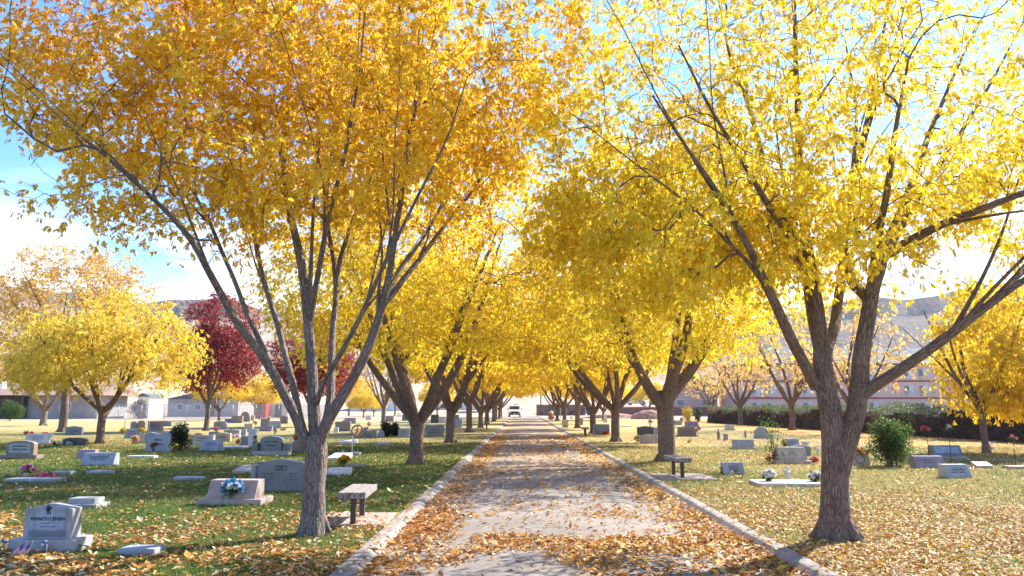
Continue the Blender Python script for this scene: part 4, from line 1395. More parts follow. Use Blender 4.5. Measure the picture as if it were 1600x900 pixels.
fl = flowers
fl(360, 776, 750, 29, ['blue', 'white'], 'blue and white bouquet on the brown slant stone', y=STONES['bwh'][0].location.y - .28, n=26)
fl(40, 745, 728, 22, ['pink', 'white', 'magenta'], 'pink and white flowers in a white vase at the left edge', 'vase_white')
fl(70, 749, 737, 28, ['pink'], 'pink flowers lying on the slab at the left edge', lying=True)
fl(42, 682, 671, 18, ['red'], 'red flowers at the left end of the white slant stone', lying=True)
fl(69, 682, 674, 9, ['red'], 'red flowers at the right end of the white slant stone', lying=True)
fl(50, 691, 684, 12, ['red', 'pink'], 'small red flowers at the foot of the white slant stone', lying=True)
fl(109, 696, 688, 12, ['white'], 'white flowers before the low dark stone, left clump', lying=True)
fl(128, 695, 686, 10, ['white', 'pink'], 'pinkish white flowers before the low dark stone, right clump', lying=True)
fl(88, 697, 687, 14, ['white', 'maroon'], 'dark and white flowers left of the low dark stone', lying=True)
fl(191, 679, 669, 11, ['yellow'], 'yellow flowers beside the trunk of the lemon-yellow tree')
fl(220, 677, 668, 10, ['yellow'], 'yellow flower on top of the tan slant stone', y=STONES['l8'][0].location.y + .05)
fl(209, 695, 679, 12, ['yellow', 'cream', 'pink'], 'pale yellow flowers standing before the tan slant stone')
fl(239, 706, 691, 11, ['red', 'red', 'orange'], 'red flowers in a dark pot before the scalloped double stone', 'vase_dark')
fl(366, 684, 677, 18, ['white', 'cream', 'pink'], 'white flowers at the right end of the tan headstone', lying=True)
fl(373, 694, 685, 8, ['red', 'magenta'], 'red flowers before the mauve upright stone', lying=True)
fl(310, 682, 676, 26, ['pink', 'magenta'], 'row of pink flowers behind the low tan stone by the rose shrub', lying=True)
fl(338, 676, 667, 8, ['pink'], 'small pink flowers before the light grey rounded headstone')
fl(399, 693, 681, 9, ['navy', 'maroon', 'pink'], 'dark purple and pink flowers on the left wing of the family stone', y=STONES['l24'][0].location.y - .02)
fl(463, 690, 679, 11, ['orange', 'red', 'yellow'], 'orange and red flowers behind the left limb of the nearest tree')
fl(405, 658, 648, 9, ['pink'], 'pink flowers far back near the fence, left cluster')
fl(420, 657, 648, 9, ['pink', 'white'], 'pink and white flowers far back near the fence, right cluster')
fl(399, 665, 657, 9, ['navy', 'orange', 'white'], 'dark blue and orange flowers left of the pale tan square headstone')
fl(443, 673, 667, 9, ['orange', 'cream'], 'pale orange flowers on the sunny grass left of the big limb', lying=True)
fl(429, 679, 670, 7, ['purple', 'green' if False else 'yellow'], 'purple potted flowers behind the family headstone', 'vase_dark')
fl(535, 729, 712, 20, ['yellow', 'orange', 'yellow'], 'yellow and orange bouquet right of the nearest left trunk', n=14)
fl(586, 682, 671, 7, ['yellow'], 'yellow flower at the right end of the low slate stone')
fl(576, 667, 659, 7, ['pink', 'white'], 'pink and white flowers far back right of the wreath pole')
fl(572, 675, 666, 8, ['red', 'white'], 'red and white flower on a thin stick above the low slate stone')
fl(622, 652, 645, 10, ['blue', 'white'], 'blue and white flowers far back left of the second left trunk')
fl(717, 665, 657, 7, ['red'], 'red flowers between the third and fourth left trunks')
fl(537, 663, 657, 9, ['pink', 'red'], 'pink flowers on the brown wide block stone')
fl(997, 692, 680, 11, ['yellow', 'orange', 'white'], 'yellow flowers and a white figure left of the pink stone')
fl(1016, 667, 656, 8, ['magenta', 'blue', 'red'], 'bright magenta and red flowers in a teal vase behind the black headstone', 'bluepaint')
fl(1089, 674, 667, 9, ['white', 'red'], 'white and red flowers in the vase of the brown granite headstone', y=STONES['r4'][0].location.y - .1)
fl(1066, 660, 652, 8, ['navy', 'maroon'], 'dark flowers in front of the yellow bush')
fl(1089, 658, 651, 7, ['maroon', 'pink'], 'dark red flowers behind the mauve slant stone')
fl(1077, 692, 688, 5, ['white'], 'single white flower on the grass right of the second right trunk', lying=True)
fl(1132, 741, 722, 13, ['purple', 'purple', 'white'], 'purple flowers at the left end of the pale grey stone')
fl(1149, 743, 736, 10, ['white', 'cream'], 'white flowers at the foot of the pale grey stone', lying=True)
fl(1205, 722, 713, 13, ['red', 'magenta'], 'red bouquet at the left end of the tan slant stone', lying=True)
fl(1271, 723, 713, 14, ['red', 'pink'], 'pinkish red bouquet at the right end of the tan slant stone', lying=True)
fl(1201, 757, 735, 19, ['white'], 'white chrysanthemums at the left end of the bright white slab', 'vase_dark', n=30)
fl(1274, 758, 739, 20, ['white'], 'white chrysanthemums at the right end of the bright white slab', 'vase_dark', n=30)
fl(1226, 698, 688, 9, ['orange', 'yellow'], 'orange and yellow flowers at the left end of the pale blue slant stone')
fl(1345, 710, 698, 24, ['cream', 'pink', 'orange'], 'pale wreath of flowers on top of the tan stone by the right trunk', y=STONES['r14'][0].location.y, lying=True)
fl(1452, 716, 667, 15, ['pink', 'red', 'pink'], 'tall pink and red roses on a leafy stem before the hedge', stem=1.05, n=6)
fl(1487, 722, 665, 12, ['white', 'cream'], 'white flowers on top of a tall thin pole before the hedge', stem=1.05, n=6)
fl(1588, 729, 681, 11, ['pink'], 'pink rose on a tall thin pole at the right edge', stem=.9, n=5)
fl(1546, 706, 691, 12, ['white'], 'white flowers hanging at the foot of the drooping tree', n=5)
fl(936, 676, 668, 11, ['white', 'cream'], 'white flowers on the left end of the slate monument')
fl(944, 679, 673, 12, ['orange', 'red'], 'orange flowers in a trough before the slate monument', lying=True)
fl(893, 656, 650, 7, ['pink', 'white'], 'pink flowers between the fourth and fifth right trunks')

# ------------------------------------------------------------------ small grave ornaments
def angel(x, y1, y0, mat, label, name='angel_statue'):
    p = gp(x, y1)
    h = (y1 - y0) / ppm(p)
    t = thing(name, label, 'statue', (p.x, p.y, 0))
    mb = MB().lathe([(.17, -.02), (.18, .03), (.12, .08), (.15, .3), (.13, .5), (.16, .62), (.13, .7), (.05, .76), (.045, .8), (.085, .86), (.09, .92), (.06, .98), (0, 1)], n=12)
    for s_ in (-1, 1):
        mb.cyl((s_ * .14, 0, .66), (s_ * .10, -.13, .52), .045, 7, r2=.035)
    mb.v = [(v[0] * h, v[1] * h, v[2] * h) for v in mb.v]
    mb.build('figure', M[mat], t)
    for s_ in (-1, 1) if name == 'angel_statue' else ():
        w = MB().prism([(s_ * .03, .5), (s_ * .22, .45), (s_ * .30, .75), (s_ * .24, .88), (s_ * .05, .7)], .10, .14, 'y', bev=.01)
        w.v = [(v[0] * h, v[1] * h, v[2] * h) for v in w.v]
        w.build('wing', M[mat], t)
    return t


angel(1231, 752, 729, 'white', 'small white angel figure standing behind the bright white slab')
angel(1278, 711, 695, 'white', 'white and red angel figure left of the nearest right trunk')
angel(535, 711, 702, 'grey', 'small grey figure on the pale sloped marker right of the nearest left trunk')
angel(1123, 687, 670, 'brown', 'dark garden figure on the sunny grass near the hedge', 'garden_figure')
angel(1165, 684, 672, 'mauve', 'little dark figure beside the upright grey stone', 'garden_figure')
angel(455, 693, 682, 'white', 'pale figure on the right wing of the blue-grey family stone', 'garden_figure')
angel(558, 707, 700, 'grey', 'tiny figurine on the blue-grey slab under the wreath pole', 'garden_figure')

# candle holder
p = gp(1477, 716)
t = thing('candle', 'orange and white candle leaning before the wide slate slant stone', 'candle', (p.x, p.y - .05, 0))
MB().lathe([(.05, 0), (.055, .02), (.055, .16), (.05, .18)], n=10).build('holder', M['orange'], t)
MB().lathe([(.045, .18), (.045, .30), (.01, .33), (0, .33)], n=10).build('wax', M['whitepaint'], t)


def pinwheel(x, y1, yc, label):
    p = gp(x, y1)
    s = ppm(p)
    h, r = (y1 - yc) / s, 7.5 / s
    t = thing('pinwheel', label, 'pinwheel', (p.x, p.y, 0), math.radians(-12), 'pinwheels before the peaked headstone')
    MB().cyl((0, .012, -.03), (0, .012, h + .01), .005, 6).build('stick', M['whitepaint'], t)
    for k in range(6):
        a = 2 * PI * k / 6
        mb = MB()
        c_, e_ = (0, 0, h), (r * math.cos(a), -.012, h + r * math.sin(a))
        m_ = (r * .75 * math.cos(a + .75), -.03, h + r * .75 * math.sin(a + .75))
        q_ = (r * .45 * math.cos(a + .5), -.022, h + r * .45 * math.sin(a + .5))
        mb.add([c_, e_, m_, q_, (0, .003, h), (e_[0], e_[1] + .003, e_[2]), (m_[0], m_[1] + .003, m_[2]), (q_[0], q_[1] + .003, q_[2])],
               [[0, 1, 3], [3, 1, 2], [4, 7, 5], [7, 6, 5], [0, 4, 5, 1], [1, 5, 6, 2]])
        mb.build('blade', M['whitepaint'] if k % 2 else M['navy'], t)
    MB().lathe([(.009, 0), (.009, .01), (0, .014)], (0, 0, 0), 8).build('hub', M['blackmetal'], t).location = (0, -.02, h)


M['navy'] = plain('navy_foil', (.03, .05, .25), .3)
M['flag_white'] = plain('flag_white', (.75, .74, .73), .8, .05)
M['flag_red'] = plain('flag_red', (.5, .03, .05), .8, .05)
pinwheel(7, 866, 849, 'blue and white pinwheel at the left edge of the photo')
pinwheel(71, 866, 850, 'blue and white pinwheel before the middle of the peaked headstone')


def flag(x, y1, lean, label):
    p = gp(x, y1)
    t = thing('hand_flag', label, 'flag', (p.x, p.y, 0), math.radians(6), 'small flags before the peaked headstone')
    W_, H_ = .17, .11
    MB().cyl((0, 0, -.03), (lean * .16, 0, .17), .003, 6).build('stick', M['wood'], t)
    mb = MB()
    nx_, nz_ = 8, 13
    for i in range(nx_):
        for j in range(nz_):
            q = []
            for a_, b_ in ((i, j), (i + 1, j), (i + 1, j + 1), (i, j + 1)):
                u, v = a_ / nx_, b_ / nz_
                q.append((lean * (.16 - .10 * (1 - v) * .9) - u * W_ * .72 * (1 if lean > 0 else -1) * -1 * -1, .012 * math.sin(u * 5), .16 - (1 - v) * H_ - u * W_ * .55))
            mi = 1 if (j % 2 == 0) else 0
            if i < 4 and j >= 6:
                mi = 2
            mb.add(q, [[0, 1, 2, 3]], mi)
    mb.build('cloth', [M['flag_white'], M['flag_red'], M['navy']], t)
    st = MB()
    for i in range(4):
        for j in range(3):
            u, v = (.25 + i * .75) / nx_, (6.9 + j * 2.1) / nz_
            c_ = (lean * (.16 - .10 * (1 - v) * .9) - u * W_ * .72 * (1 if lean > 0 else -1), .012 * math.sin(u * 5) - .003, .16 - (1 - v) * H_ - u * W_ * .55)
            st.add([(c_[0] - .003, c_[1], c_[2]), (c_[0], c_[1], c_[2] - .003), (c_[0] + .003, c_[1], c_[2]), (c_[0], c_[1], c_[2] + .003)], [[0, 1, 2, 3]])
    st.build('stars', M['flag_white'], t)


flag(33, 870, .25, 'small striped flag before the peaked headstone, left one of the pair')
flag(41, 870, .35, 'small striped flag before the peaked headstone, right one of the pair')

# wreath on a shepherd's hook
p = gp(550, 711)
t = thing('wreath_stand', 'twig wreath with orange flowers hanging on a thin white post', 'wreath', (p.x, p.y, 0))
mb = MB().cyl((0, 0, -.03), (0, 0, .95), .014, 7)
MB().build if False else None
mb.build('post', M['whitepaint'], t)
mb = MB()
for k in range(24):
    a0, a1 = 2 * PI * k / 24, 2 * PI * (k + 1) / 24
    mb.cyl((.16 + .19 * math.cos(a0), 0, .80 + .19 * math.sin(a0)), (.16 + .19 * math.cos(a1), 0, .80 + .19 * math.sin(a1)), .03, 6)
mb.build('wreath_ring', M['bark_brown'] if False else M['wood'], t)
rng = np.random.default_rng(5)
n_ = 90
a = rng.uniform(0, 2 * PI, n_)
P_ = np.c_[.16 + .19 * np.cos(a), rng.normal(0, .02, n_), .80 + .19 * np.sin(a)]
link('twigs', leaf_mesh('twigs', P_, rng.normal(size=(n_, 3)), rng.uniform(.06, .12, n_), rng.uniform(.015, .03, n_), np.array([.12, .09, .05]) * rng.uniform(.6, 1.4, (n_, 1)), rng), M['petal'], t)
P_ = np.array([.16, -.03, .80]) + rng.normal(0, .04, (60, 3)) * np.array([.8, .4, 1.6])
link('blossoms', leaf_mesh('blossoms', P_, rng.normal(size=(60, 3)), np.full(60, .06), np.full(60, .045), np.array([.65, .16, .03]) * rng.uniform(.7, 1.2, (60, 1)), rng), M['petal'], t)
MB().box((.04, -.02, .48), (.09, .02, .11), bev=.004).build('plaque', M['whitepaint'], t)

# pipe frame over the far graves
p0, p1 = gp(194, 679), gp(232, 679)
t = thing('pipe_frame', 'thin pale pipe frame standing over graves right of the lemon-yellow trunk', 'frame', (p0.x, p0.y, 0))
w_ = p1.x - p0.x
for x_ in (0, w_):
    MB().cyl((x_, 0, -.05), (x_, 0, 1.35), .022, 7).build('post', M['galv'], t)
MB().cyl((-.02, 0, 1.36), (w_ + .02, 0, 1.36), .022, 7).build('crossbar', M['galv'], t)


# ------------------------------------------------------------------ benches on their pads
def bench(x, y, rz, label, pad=None):
    t = thing('park_bench', label, 'bench', (x, y, 0), rz, 'backless timber benches along the road')
    rk = random.Random(int(y * 10))
    for k in range(5):
        xo = (k - 2) * .076
        MB().box((xo, rk.uniform(-.012, .012), .415 + rk.uniform(-.003, .003)), (.067, 1.18, .085), bev=.007).build('seat_plank', M['wood'], t)
    for yy in (-.4, .4):
        MB().box((0, yy, .17), (.075, .075, .40), bev=.006).build('leg', M['rust'], t)
        MB().box((0, yy, .362), (.36, .06, .020)).build('bracket', M['rust'], t)
    return t


def pad_(x0, x1, y0, y1, label):
    t = MB().box(((x0 + x1) / 2, (y0 + y1) / 2, -.012), (x1 - x0, y1 - y0, .07), bev=.01).build('concrete_pad', M['pad'], None)
    tag(t, label, 'concrete pad', 'concrete pads under the benches')


bench(-2.33, 11.25, math.radians(3), 'grey timber bench on a concrete pad right of the nearest left trunk')
pad_(-2.88, -1.87, 10.75, 12.0, 'concrete pad under the nearest left bench, touching the kerb')
bench(3.62, 18.3, math.radians(3), 'dark timber bench in front of the second right trunk')
pad_(3.07, 4.35, 17.5, 18.95, 'sunlit concrete pad under the bench at the second right trunk')
bench(3.62, 44.6, 0, 'timber bench beside the fourth right trunk')
bench(3.7, 95, 0, 'tiny timber bench right of the far litter bin')
bench(3.75, 108, 0, 'farthest timber bench, beside the far litter bin')
bench(-2.6, 58, 0, 'timber bench between the fourth and fifth left trunks')

# litter bin
p = Vector((3.75, 100, 0))
t = thing('litter_bin', 'orange-brown litter bin with a domed silver lid at the right kerb', 'litter bin', p)
MB().lathe([(.27, 0), (.30, .03), (.30, .66)], n=16).build('barrel', M['redwall'], t)
MB().lathe([(.31, .66), (.32, .70), (.32, .78), (.31, .80)], n=16).build('rim', M['orange'], t)
MB().lathe([(.31, .80), (.31, .88), (.27, 1.0), (.18, 1.08), (0, 1.11)], n=16).build('lid', M['galv'], t)


# ------------------------------------------------------------------ vehicles
def wheels(t, half, ys, r):
    for yy in ys:
        for s_ in (-1, 1):
            w = MB()
            w.cyl((s_ * (half - .22), yy, r), (s_ * half, yy, r), r, 18)
            o = w.build('wheel', M['tyre'], t)
            MB().cyl((s_ * (half - .02), yy, r), (s_ * (half + .012), yy, r), r * .6, 12).build('rim', M['chrome'], o)


def van():
    t = thing('parked_van', 'white van with a roof bar facing the camera at the far end of the road', 'van', (-1.15, 128, -.10), 0)
    # front of the vehicle looks along -Y; profile in Y,Z
    prof = [(-2.55, .42), (2.5, .42), (2.5, 1.30), (2.35, 1.95), (2.0, 2.02), (-.75, 2.02), (-1.05, 1.93), (-1.62, 1.27), (-2.45, 1.10), (-2.56, .95)]
    b_ = MB().prism(prof, -1.0, 1.0, 'x', bev=.07)
    b_.v = [(v[0] * (1 - .13 * max(0, v[2] - 1.25) / .75), v[1], v[2]) for v in b_.v]
    b_.build('body', M['carwhite'], t)
    MB().prism([(-.80, 1.31), (.80, 1.31), (.72, 1.86), (-.72, 1.86)], -.012, .012, 'y', M=Matrix.Translation((0, -1.36 - .02, 0)) @ Matrix.Translation((0, 0, 1.58)) @ Matrix.Rotation(math.radians(-41), 4, 'X') @ Matrix.Diagonal((1, 1, 1.25, 1)) @ Matrix.Translation((0, 0, -1.585))).build('windscreen', M['glass'], t)
    for s_ in (-1, 1):
        MB().prism([(-1.1, 1.36), (2.1, 1.36), (2.0, 1.84), (-.78, 1.84)], s_ * .955, s_ * .985, 'x').build('side_window', M['glass'], t)
    MB().box((0, -2.58, .86), (1.15, .05, .26), bev=.01).build('grille', M['blackmetal'], t)
    MB().box((0, -2.61, .60), (1.96, .18, .20), bev=.03).build('bumper', M['rust'], t)
    MB().box((0, -2.71, .60), (.32, .012, .14)).build('number_plate', M['flag_white'], t)
    for s_ in (-1, 1):
        MB().box((s_ * .78, -2.575, .88), (.34, .07, .22), bev=.02).build('headlight', M['lamp'], t)
        MB().box((s_ * 1.10, -1.05, 1.34), (.20, .12, .24), bev=.03).build('mirror', M['blackmetal'], t)
    MB().box((.18, -.3, 2.09), (.72, .3, .14), bev=.02).build('roof_bar', M['navy'], t)
    wheels(t, .98, (-1.65, 1.6), .38)


van()


def car(x, y, z, rz, mat, label):
    t = thing('parked_car', label, 'car', (x, y, z), rz, 'cars parked beyond the cemetery')
    prof = [(-2.2, .3), (2.2, .3), (2.22, .8), (1.6, .95), (.9, 1.42), (-.7, 1.44), (-1.35, 1.0), (-2.2, .85)]
    b_ = MB().prism(prof, -.88, .88, 'x', bev=.06)
    b_.v = [(v[0] * (1 - .18 * max(0, v[2] - .9) / .5), v[1], v[2]) for v in b_.v]
    b_.build('body', M[mat], t)
    for s_ in (-1, 1):
        MB().prism([(-1.15, .98), (1.3, .98), (.82, 1.36), (-.68, 1.36)], s_ * .80, s_ * .865, 'x').build('side_window', M['glass'], t)
        MB().box((s_ * .62, 2.2, .68), (.35, .06, .14), bev=.02).build('headlight', M['lamp'], t)
    wheels(t, .86, (-1.35, 1.35), .33)


hz = lambda x, y: float(terrain(np.array([[x]]), np.array([[y]]))[0, 0])
M['car_blue'] = plain('blue_car_paint', (.06, .12, .22), .25, .05, 2, spec=.6, bump=0)
M['car_silver'] = plain('silver_car_paint', (.45, .46, .48), .3, .05, 2, metal=.4, bump=0)
for x_, y_, rz_, mt, lab in ((25.2, 171, 1.3, 'car_silver', 'silver car parked above the dark red wall, left of the dirt mound'), (30.5, 172, 1.8, 'car_blue', 'blue car parked above the dark red wall, right of the silver one'),
                             (11.6, 150, 1.57, 'car_blue', 'dark blue car beyond the fifth right trunk beside the board fence')):
    car(x_, y_, hz(x_, y_), rz_, mt, lab)

# ------------------------------------------------------------------ far structures on the right and ahead
def wall_thing(name, label, cat, x0, y0, x1, y1, h, t_, mat, cap=None):
    L = math.hypot(x1 - x0, y1 - y0)
    r = thing(name, label, cat, (x0, y0, hz(x0, y0)), math.atan2(y1 - y0, x1 - x0))
    MB().box((L / 2, 0, h / 2 - .2), (L, t_, h + .4), bev=.01).build('wall', M[mat], r)
    if cap:
        MB().box((L / 2, 0, h + .04), (L + .06, t_ + .08, .08), bev=.01).build('cap', M[cap], r)
    return r


wall_thing('retaining_wall', 'long dark red block wall beyond the dirt mound', 'wall', 17, 149, 44, 149, 1.55, .3, 'redwall', 'stucco_pink')
r = thing('board_fence', 'dark brown board fence beyond the cross street', 'fence', (2.9, 147.5, 0))
rk = random.Random(8)
mb = MB()
for k in range(46):
    mb.box((k * .2, rk.uniform(-.015, .015), 1.0 + rk.uniform(-.05, .05)), (.19, .03, 2.1))
mb.build('boards', M['fenceboard'], r)
for k in range(5):
    MB().box((k * 2.3, .07, 1.0), (.1, .1, 2.1)).build('post', M['galv'], r)
r = thing('utility_pole', 'wooden utility pole behind the board fence', 'pole', (3.75, 152, 0))
MB().cyl((0, 0, -.3), (0, 0, 8.6), .15, 9, r2=.11).build('shaft', M['wood'], r)
MB().box((0, -.14, 7.9), (2.0, .1, .12)).build('crossarm', M['wood'], r)
for k in (-.8, -.3, .3, .8):
    MB().lathe([(.03, 0), (.05, .05), (.03, .13), (0, .14)], (k, -.14, 7.96), 8).build('insulator', M['vase_white'], r)
# thin sign posts near the bin
for x_, y_, lab in ((4.6, 118, 'thin pale post left of the far right bench'), (5.6, 112, 'thin pale post nearest the fifth right trunk')):
    r = thing('sign_post', lab, 'post', (x_, y_, 0))
    MB().cyl((0, 0, -.1), (0, 0, 2.6), .045, 8).build('shaft', M['galv'], r)
    MB().lathe([(.05, 2.6), (.05, 2.64), (0, 2.66)], n=8).build('cap', M['galv'], r)
# dirt mounds
mb = MB().blob((0, 0, 0), (2.4, 1.8, 1.35), 3, .22, 4, 1.6)
m_, T_, o_ = newmat('loose_dirt')
g_ = T_.n('ShaderNodeNewGeometry').outputs['Position']
nn = T_.noise(g_, 2.2, 6)
finish(T_, o_, T_.mix(T_.ramp(nn, .3, .7), (.30, .17, .12), (.47, .31, .22)), .95, nn, 1.0, .25, spec=.05)
o = mb.build('dirt_mound', m_)
o.location = (17.2, 105, -.1)
tag(o, 'pile of loose pinkish dirt before the dark red wall', 'dirt pile')
o = MB().blob((0, 0, 0), (4.2, 2.0, .75), 6, .3, 4, 1.6).build('dirt_mound', m_)
o.location = (13.4, 112, -.12)
tag(o, 'low flat heap of dirt left of the taller dirt pile', 'dirt pile')

# ------------------------------------------------------------------ the pink hotel behind the hedge
h0 = thing('hotel', 'three-storey pink hotel with dark red bands and a grey hipped roof behind the hedge', 'hotel', (39, 138, 0), 0)
HW, HD = 64.0, 16.0
MB().box((HW / 2, HD / 2, 4.5), (HW, HD, 9.4)).build('wall', M['stucco_pink'], h0)
for z_ in (3.15, 6.15):
    MB().box((HW / 2, -.06, z_), (HW + .1, .12, .28)).build('band', M['band'], h0)
mb = MB()
ov = .7
a_, b_, c_, d_ = (-ov, -ov, 9.2), (HW + ov, -ov, 9.2), (HW + ov, HD + ov, 9.2), (-ov, HD + ov, 9.2)
e_, f_ = (7, HD / 2, 12.6), (HW - 7, HD / 2, 12.6)
mb.add([a_, b_, c_, d_, e_, f_], [[0, 1, 5, 4], [1, 2, 5], [2, 3, 4, 5], [3, 0, 4], [3, 2, 1, 0]])
mb.build('roof', M['roof_grey'], h0)
MB().box((HW / 2, -ov - .05, 9.1), (HW + 2 * ov, .12, .3)).build('fascia', M['rust'], h0)
M['curtain'] = plain('pale_curtain', (.50, .55, .58), .7)
for fl_ in range(3):
    for k in range(14):
        xx = 2.6 + (k // 2) * 9.0 + (k % 2) * 2.6
        zz = 1.75 + fl_ * 2.95
        w_ = MB().box((xx, -.03, zz), (1.62, .10, 1.42)).build('window', M['chrome'], h0)
        MB().box((xx - .38, -.085, zz), (.70, .03, 1.24)).build('pane', M['glass'], w_)
        MB().box((xx + .38, -.085, zz), (.70, .03, 1.24)).build('pane', M['curtain'], w_)
        MB().box((xx, -.14, zz - 1.0), (1.1, .26, .36), bev=.02).build('air_conditioner', M['galv'], h0)
# the hotel's lower wing on its left
h1 = thing('hotel_wing', 'low pink building with a grey roof standing left of the pink hotel', 'building', (28, 150, 0), 0)
MB().box((5, 5, 2.6), (9.5, 10, 5.4)).build('wall', M['stucco_pink'], h1)
MB().prism([(-.6, 5.3), (10.6, 5.3), (5, 7.6)], -.6, 10.6, 'y').build('roof', M['roof_grey'], h1)
for k in range(2):
    w_ = MB().box((2.6 + 4.6 * k, -.03, 2.4), (1.4, .1, 1.3)).build('window', M['whitepaint'], h1)
    MB().box((2.6 + 4.6 * k, -.085, 2.4), (1.2, .03, 1.1)).build('pane', M['glass'], w_)

# ------------------------------------------------------------------ hedge: a vine-grown fence along the right side
A_, B_ = Vector((23.2, 33, 0)), Vector((19.9, 82, 0))
r = thing('hedge', 'long brown vine-covered hedge with a green top along the right side', 'hedge', A_)
L_ = (B_ - A_).length
dir_ = (B_ - A_).normalized()
nrm = Vector((dir_.y, -dir_.x, 0))
rng = np.random.default_rng(77)
n_ = 90
core = MB()
for k in range(44):
    t0 = k / 44 * L_
    t1 = (k + 1) / 44 * L_
    q0, q1 = dir_ * t0, dir_ * t1
    hh0 = 1.22 + .16 * math.sin(k * 1.3) + .1 * math.sin(k * .41)
    core.add([q0 + nrm * -.45, q0 + nrm * .45, q1 + nrm * .45, q1 + nrm * -.45,
              q0 + nrm * -.30 + Vector((0, 0, hh0)), q0 + nrm * .3 + Vector((0, 0, hh0)), q1 + nrm * .3 + Vector((0, 0, hh0)), q1 + nrm * -.3 + Vector((0, 0, hh0))],
             [[0, 1, 5, 4], [1, 2, 6, 5], [2, 3, 7, 6], [3, 0, 4, 7], [4, 5, 6, 7]])
core.build('stems', plain('vine_tangle', (.055, .038, .032), .95, .4, 5, bump=.6), r)
n_ = 42000
tt = rng.uniform(0, L_, n_)
zz = rng.random(n_) ** .8 * (1.45 + .75 * (fbm(np.c_[tt, tt * 0], .45, 4, 4) - .2))
wd = np.where(rng.random(n_) < .75, -1, 1) * rng.uniform(.30, .66, n_) * (1 - .2 * zz)
wd = np.where(zz > 1.35, rng.uniform(-.55, .55, n_), wd)
P_ = np.array(dir_)[None] * tt[:, None] + np.array(nrm)[None] * wd[:, None] + np.c_[np.zeros(n_), np.zeros(n_), zz]
P_ += np.array(nrm)[None] * ((fbm(np.c_[tt, zz], .9, 8) - .5) * .7)[:, None]
topg = np.clip((zz - 1.15) / .3 + (fbm(np.c_[tt, zz], .35, 14) - .5) * 4.5, 0, 1)[:, None] * .8
col_ = palette(P_, 'vine', rng, 1.2, 3) * (1 - topg) + palette(P_, 'green', rng, 1.0, 4) * topg
link('vines', leaf_mesh('vines', P_, rng.normal(size=(n_, 3)) + np.array([0, 0, -.3]), rng.uniform(.07, .15, n_), rng.uniform(.03, .07, n_), col_, rng), M['leaf'], r)


# ------------------------------------------------------------------ bushes
def bush(x, y1, y0, wpx, pal, n, label, ll=.07, y=None, name='bush', sparse_=0.0, cat='bush'):
    p = gp(x, y1) if y is None else aty(x, y1, y)
    p.z = 0
    s = ppm(p)
    h, w = (y1 - y0) / s, wpx / s
    rng = np.random.default_rng(int(x + y1))
    r = thing(name, label, cat, (p.x, p.y, 0))
    tb = TB()
    tips = []
    ns = 9 if sparse_ == 0 else 5
    for k in range(ns):
        a = rng.uniform(0, 2 * PI)
        q = rng.uniform(.15, .42) * w
        e = np.array([q * math.cos(a), q * math.sin(a), h * rng.uniform(.6, .97)])
        pts = [np.array([.03 * math.cos(a), .03 * math.sin(a), -.05])]
        for t_ in (.3, .6, 1.0):
            pts.append(e * np.array([t_ ** 1.3, t_ ** 1.3, t_]) + rng.normal(0, .02, 3))
        tb.tube(pts, [.016, .013, .009, .004], 5)
        tips += pts[1:]
    link('stems', tb.mesh('stems'), M['bark_brown'], r)
    if sparse_:
        base = np.array(tips)[rng.integers(0, len(tips), n)] + rng.normal(0, sparse_, (n, 3))
    else:
        # uneven lobes
        lob = ell((0, 0, h * .42), (w * .31, w * .28, h * .38), 18, rng, .5)
        base = lob[rng.integers(0, 18, n)] + ell((0, 0, 0), (w * .22, w * .22, h * .23), n, rng, .33)
        base[:, 2] = np.abs(base[:, 2]) + .02
    n = len(base)
    link('leaves', leaf_mesh('leaves', base, rng.normal(size=(n, 3)) + np.array([0, 0, -.1]), rng.uniform(.7, 1.2, n) * ll, rng.uniform(.7, 1.2, n) * ll * .55, palette(base, pal, rng, 2.0, 5), rng), M['leaf'], r)
    return r


bush(1391, 728, 647, 92, 'green', 5600, 'big leafy green bush right of the nearest right trunk', .075)
bush(281, 705, 655, 38, 'darkgreen', 2600, 'dark green rose shrub right of the scalloped double stone', .085)
bush(1210, 724, 655, 40, 'green', 420, 'thin climbing rose beside the tan slant stone', .07, sparse_=.13, name='rose_bush', cat='rose')
bush(604, 682, 657, 24, 'darkgreen', 1500, 'dark green bush below the bare grey tree, left one of two', .11)
bush(617, 681, 655, 18, 'darkgreen', 1300, 'dark green bush below the bare grey tree, right one of two', .11)
bush(15, 658, 624, 46, 'green', 4200, 'clipped round bright green bush at the left edge before the house', .17, y=92)
bush(1075, 657, 627, 20, 'lemon', 1400, 'small round yellow bush at the far end of the hedge', .14, y=88)
bush(217, 655, 622, 34, 'vine', 1800, 'dry brown bush before the white wall and fence', .2, y=104)
bush(1092, 657, 632, 16, 'green', 900, 'grey-green bush between the yellow bush and the hedge', .14, y=86)

# ------------------------------------------------------------------ houses and fence on the far left
h = thing('house', 'low house with a brown roof and dark porch behind the round green bush', 'house', (-75.75, 106, 0), 0)
MB().box((8, 5, 1.6), (18, 8, 3.3)).build('wall', M['stucco_grey'], h)
MB().prism([(-1.6, 3.2), (10.6, 3.2), (4.6, 5.0)], -2, 18.5, 'x').build('roof', M['roof_brown'], h)
MB().box((2.5, .4, 1.6), (9.5, 1.0, 2.9)).build('porch', M['darkwood'], h)
for k in range(3):
    MB().box((-1.5 + 4.6 * k, -.9, 1.6), (.16, .16, 3.2)).build('post', M['rust'], h)
w_ = MB().box((12.5, .96, 1.7), (1.6, .1, 1.2)).build('window', M['whitepaint'], h)
MB().box((12.5, .9, 1.7), (1.4, .05, 1.0)).build('pane', M['glass'], w_)
MB().box((4.2, -.5, 4.55), (.95, .9, .95), bev=.03).build('roof_cooler', M['whitepaint'], h)


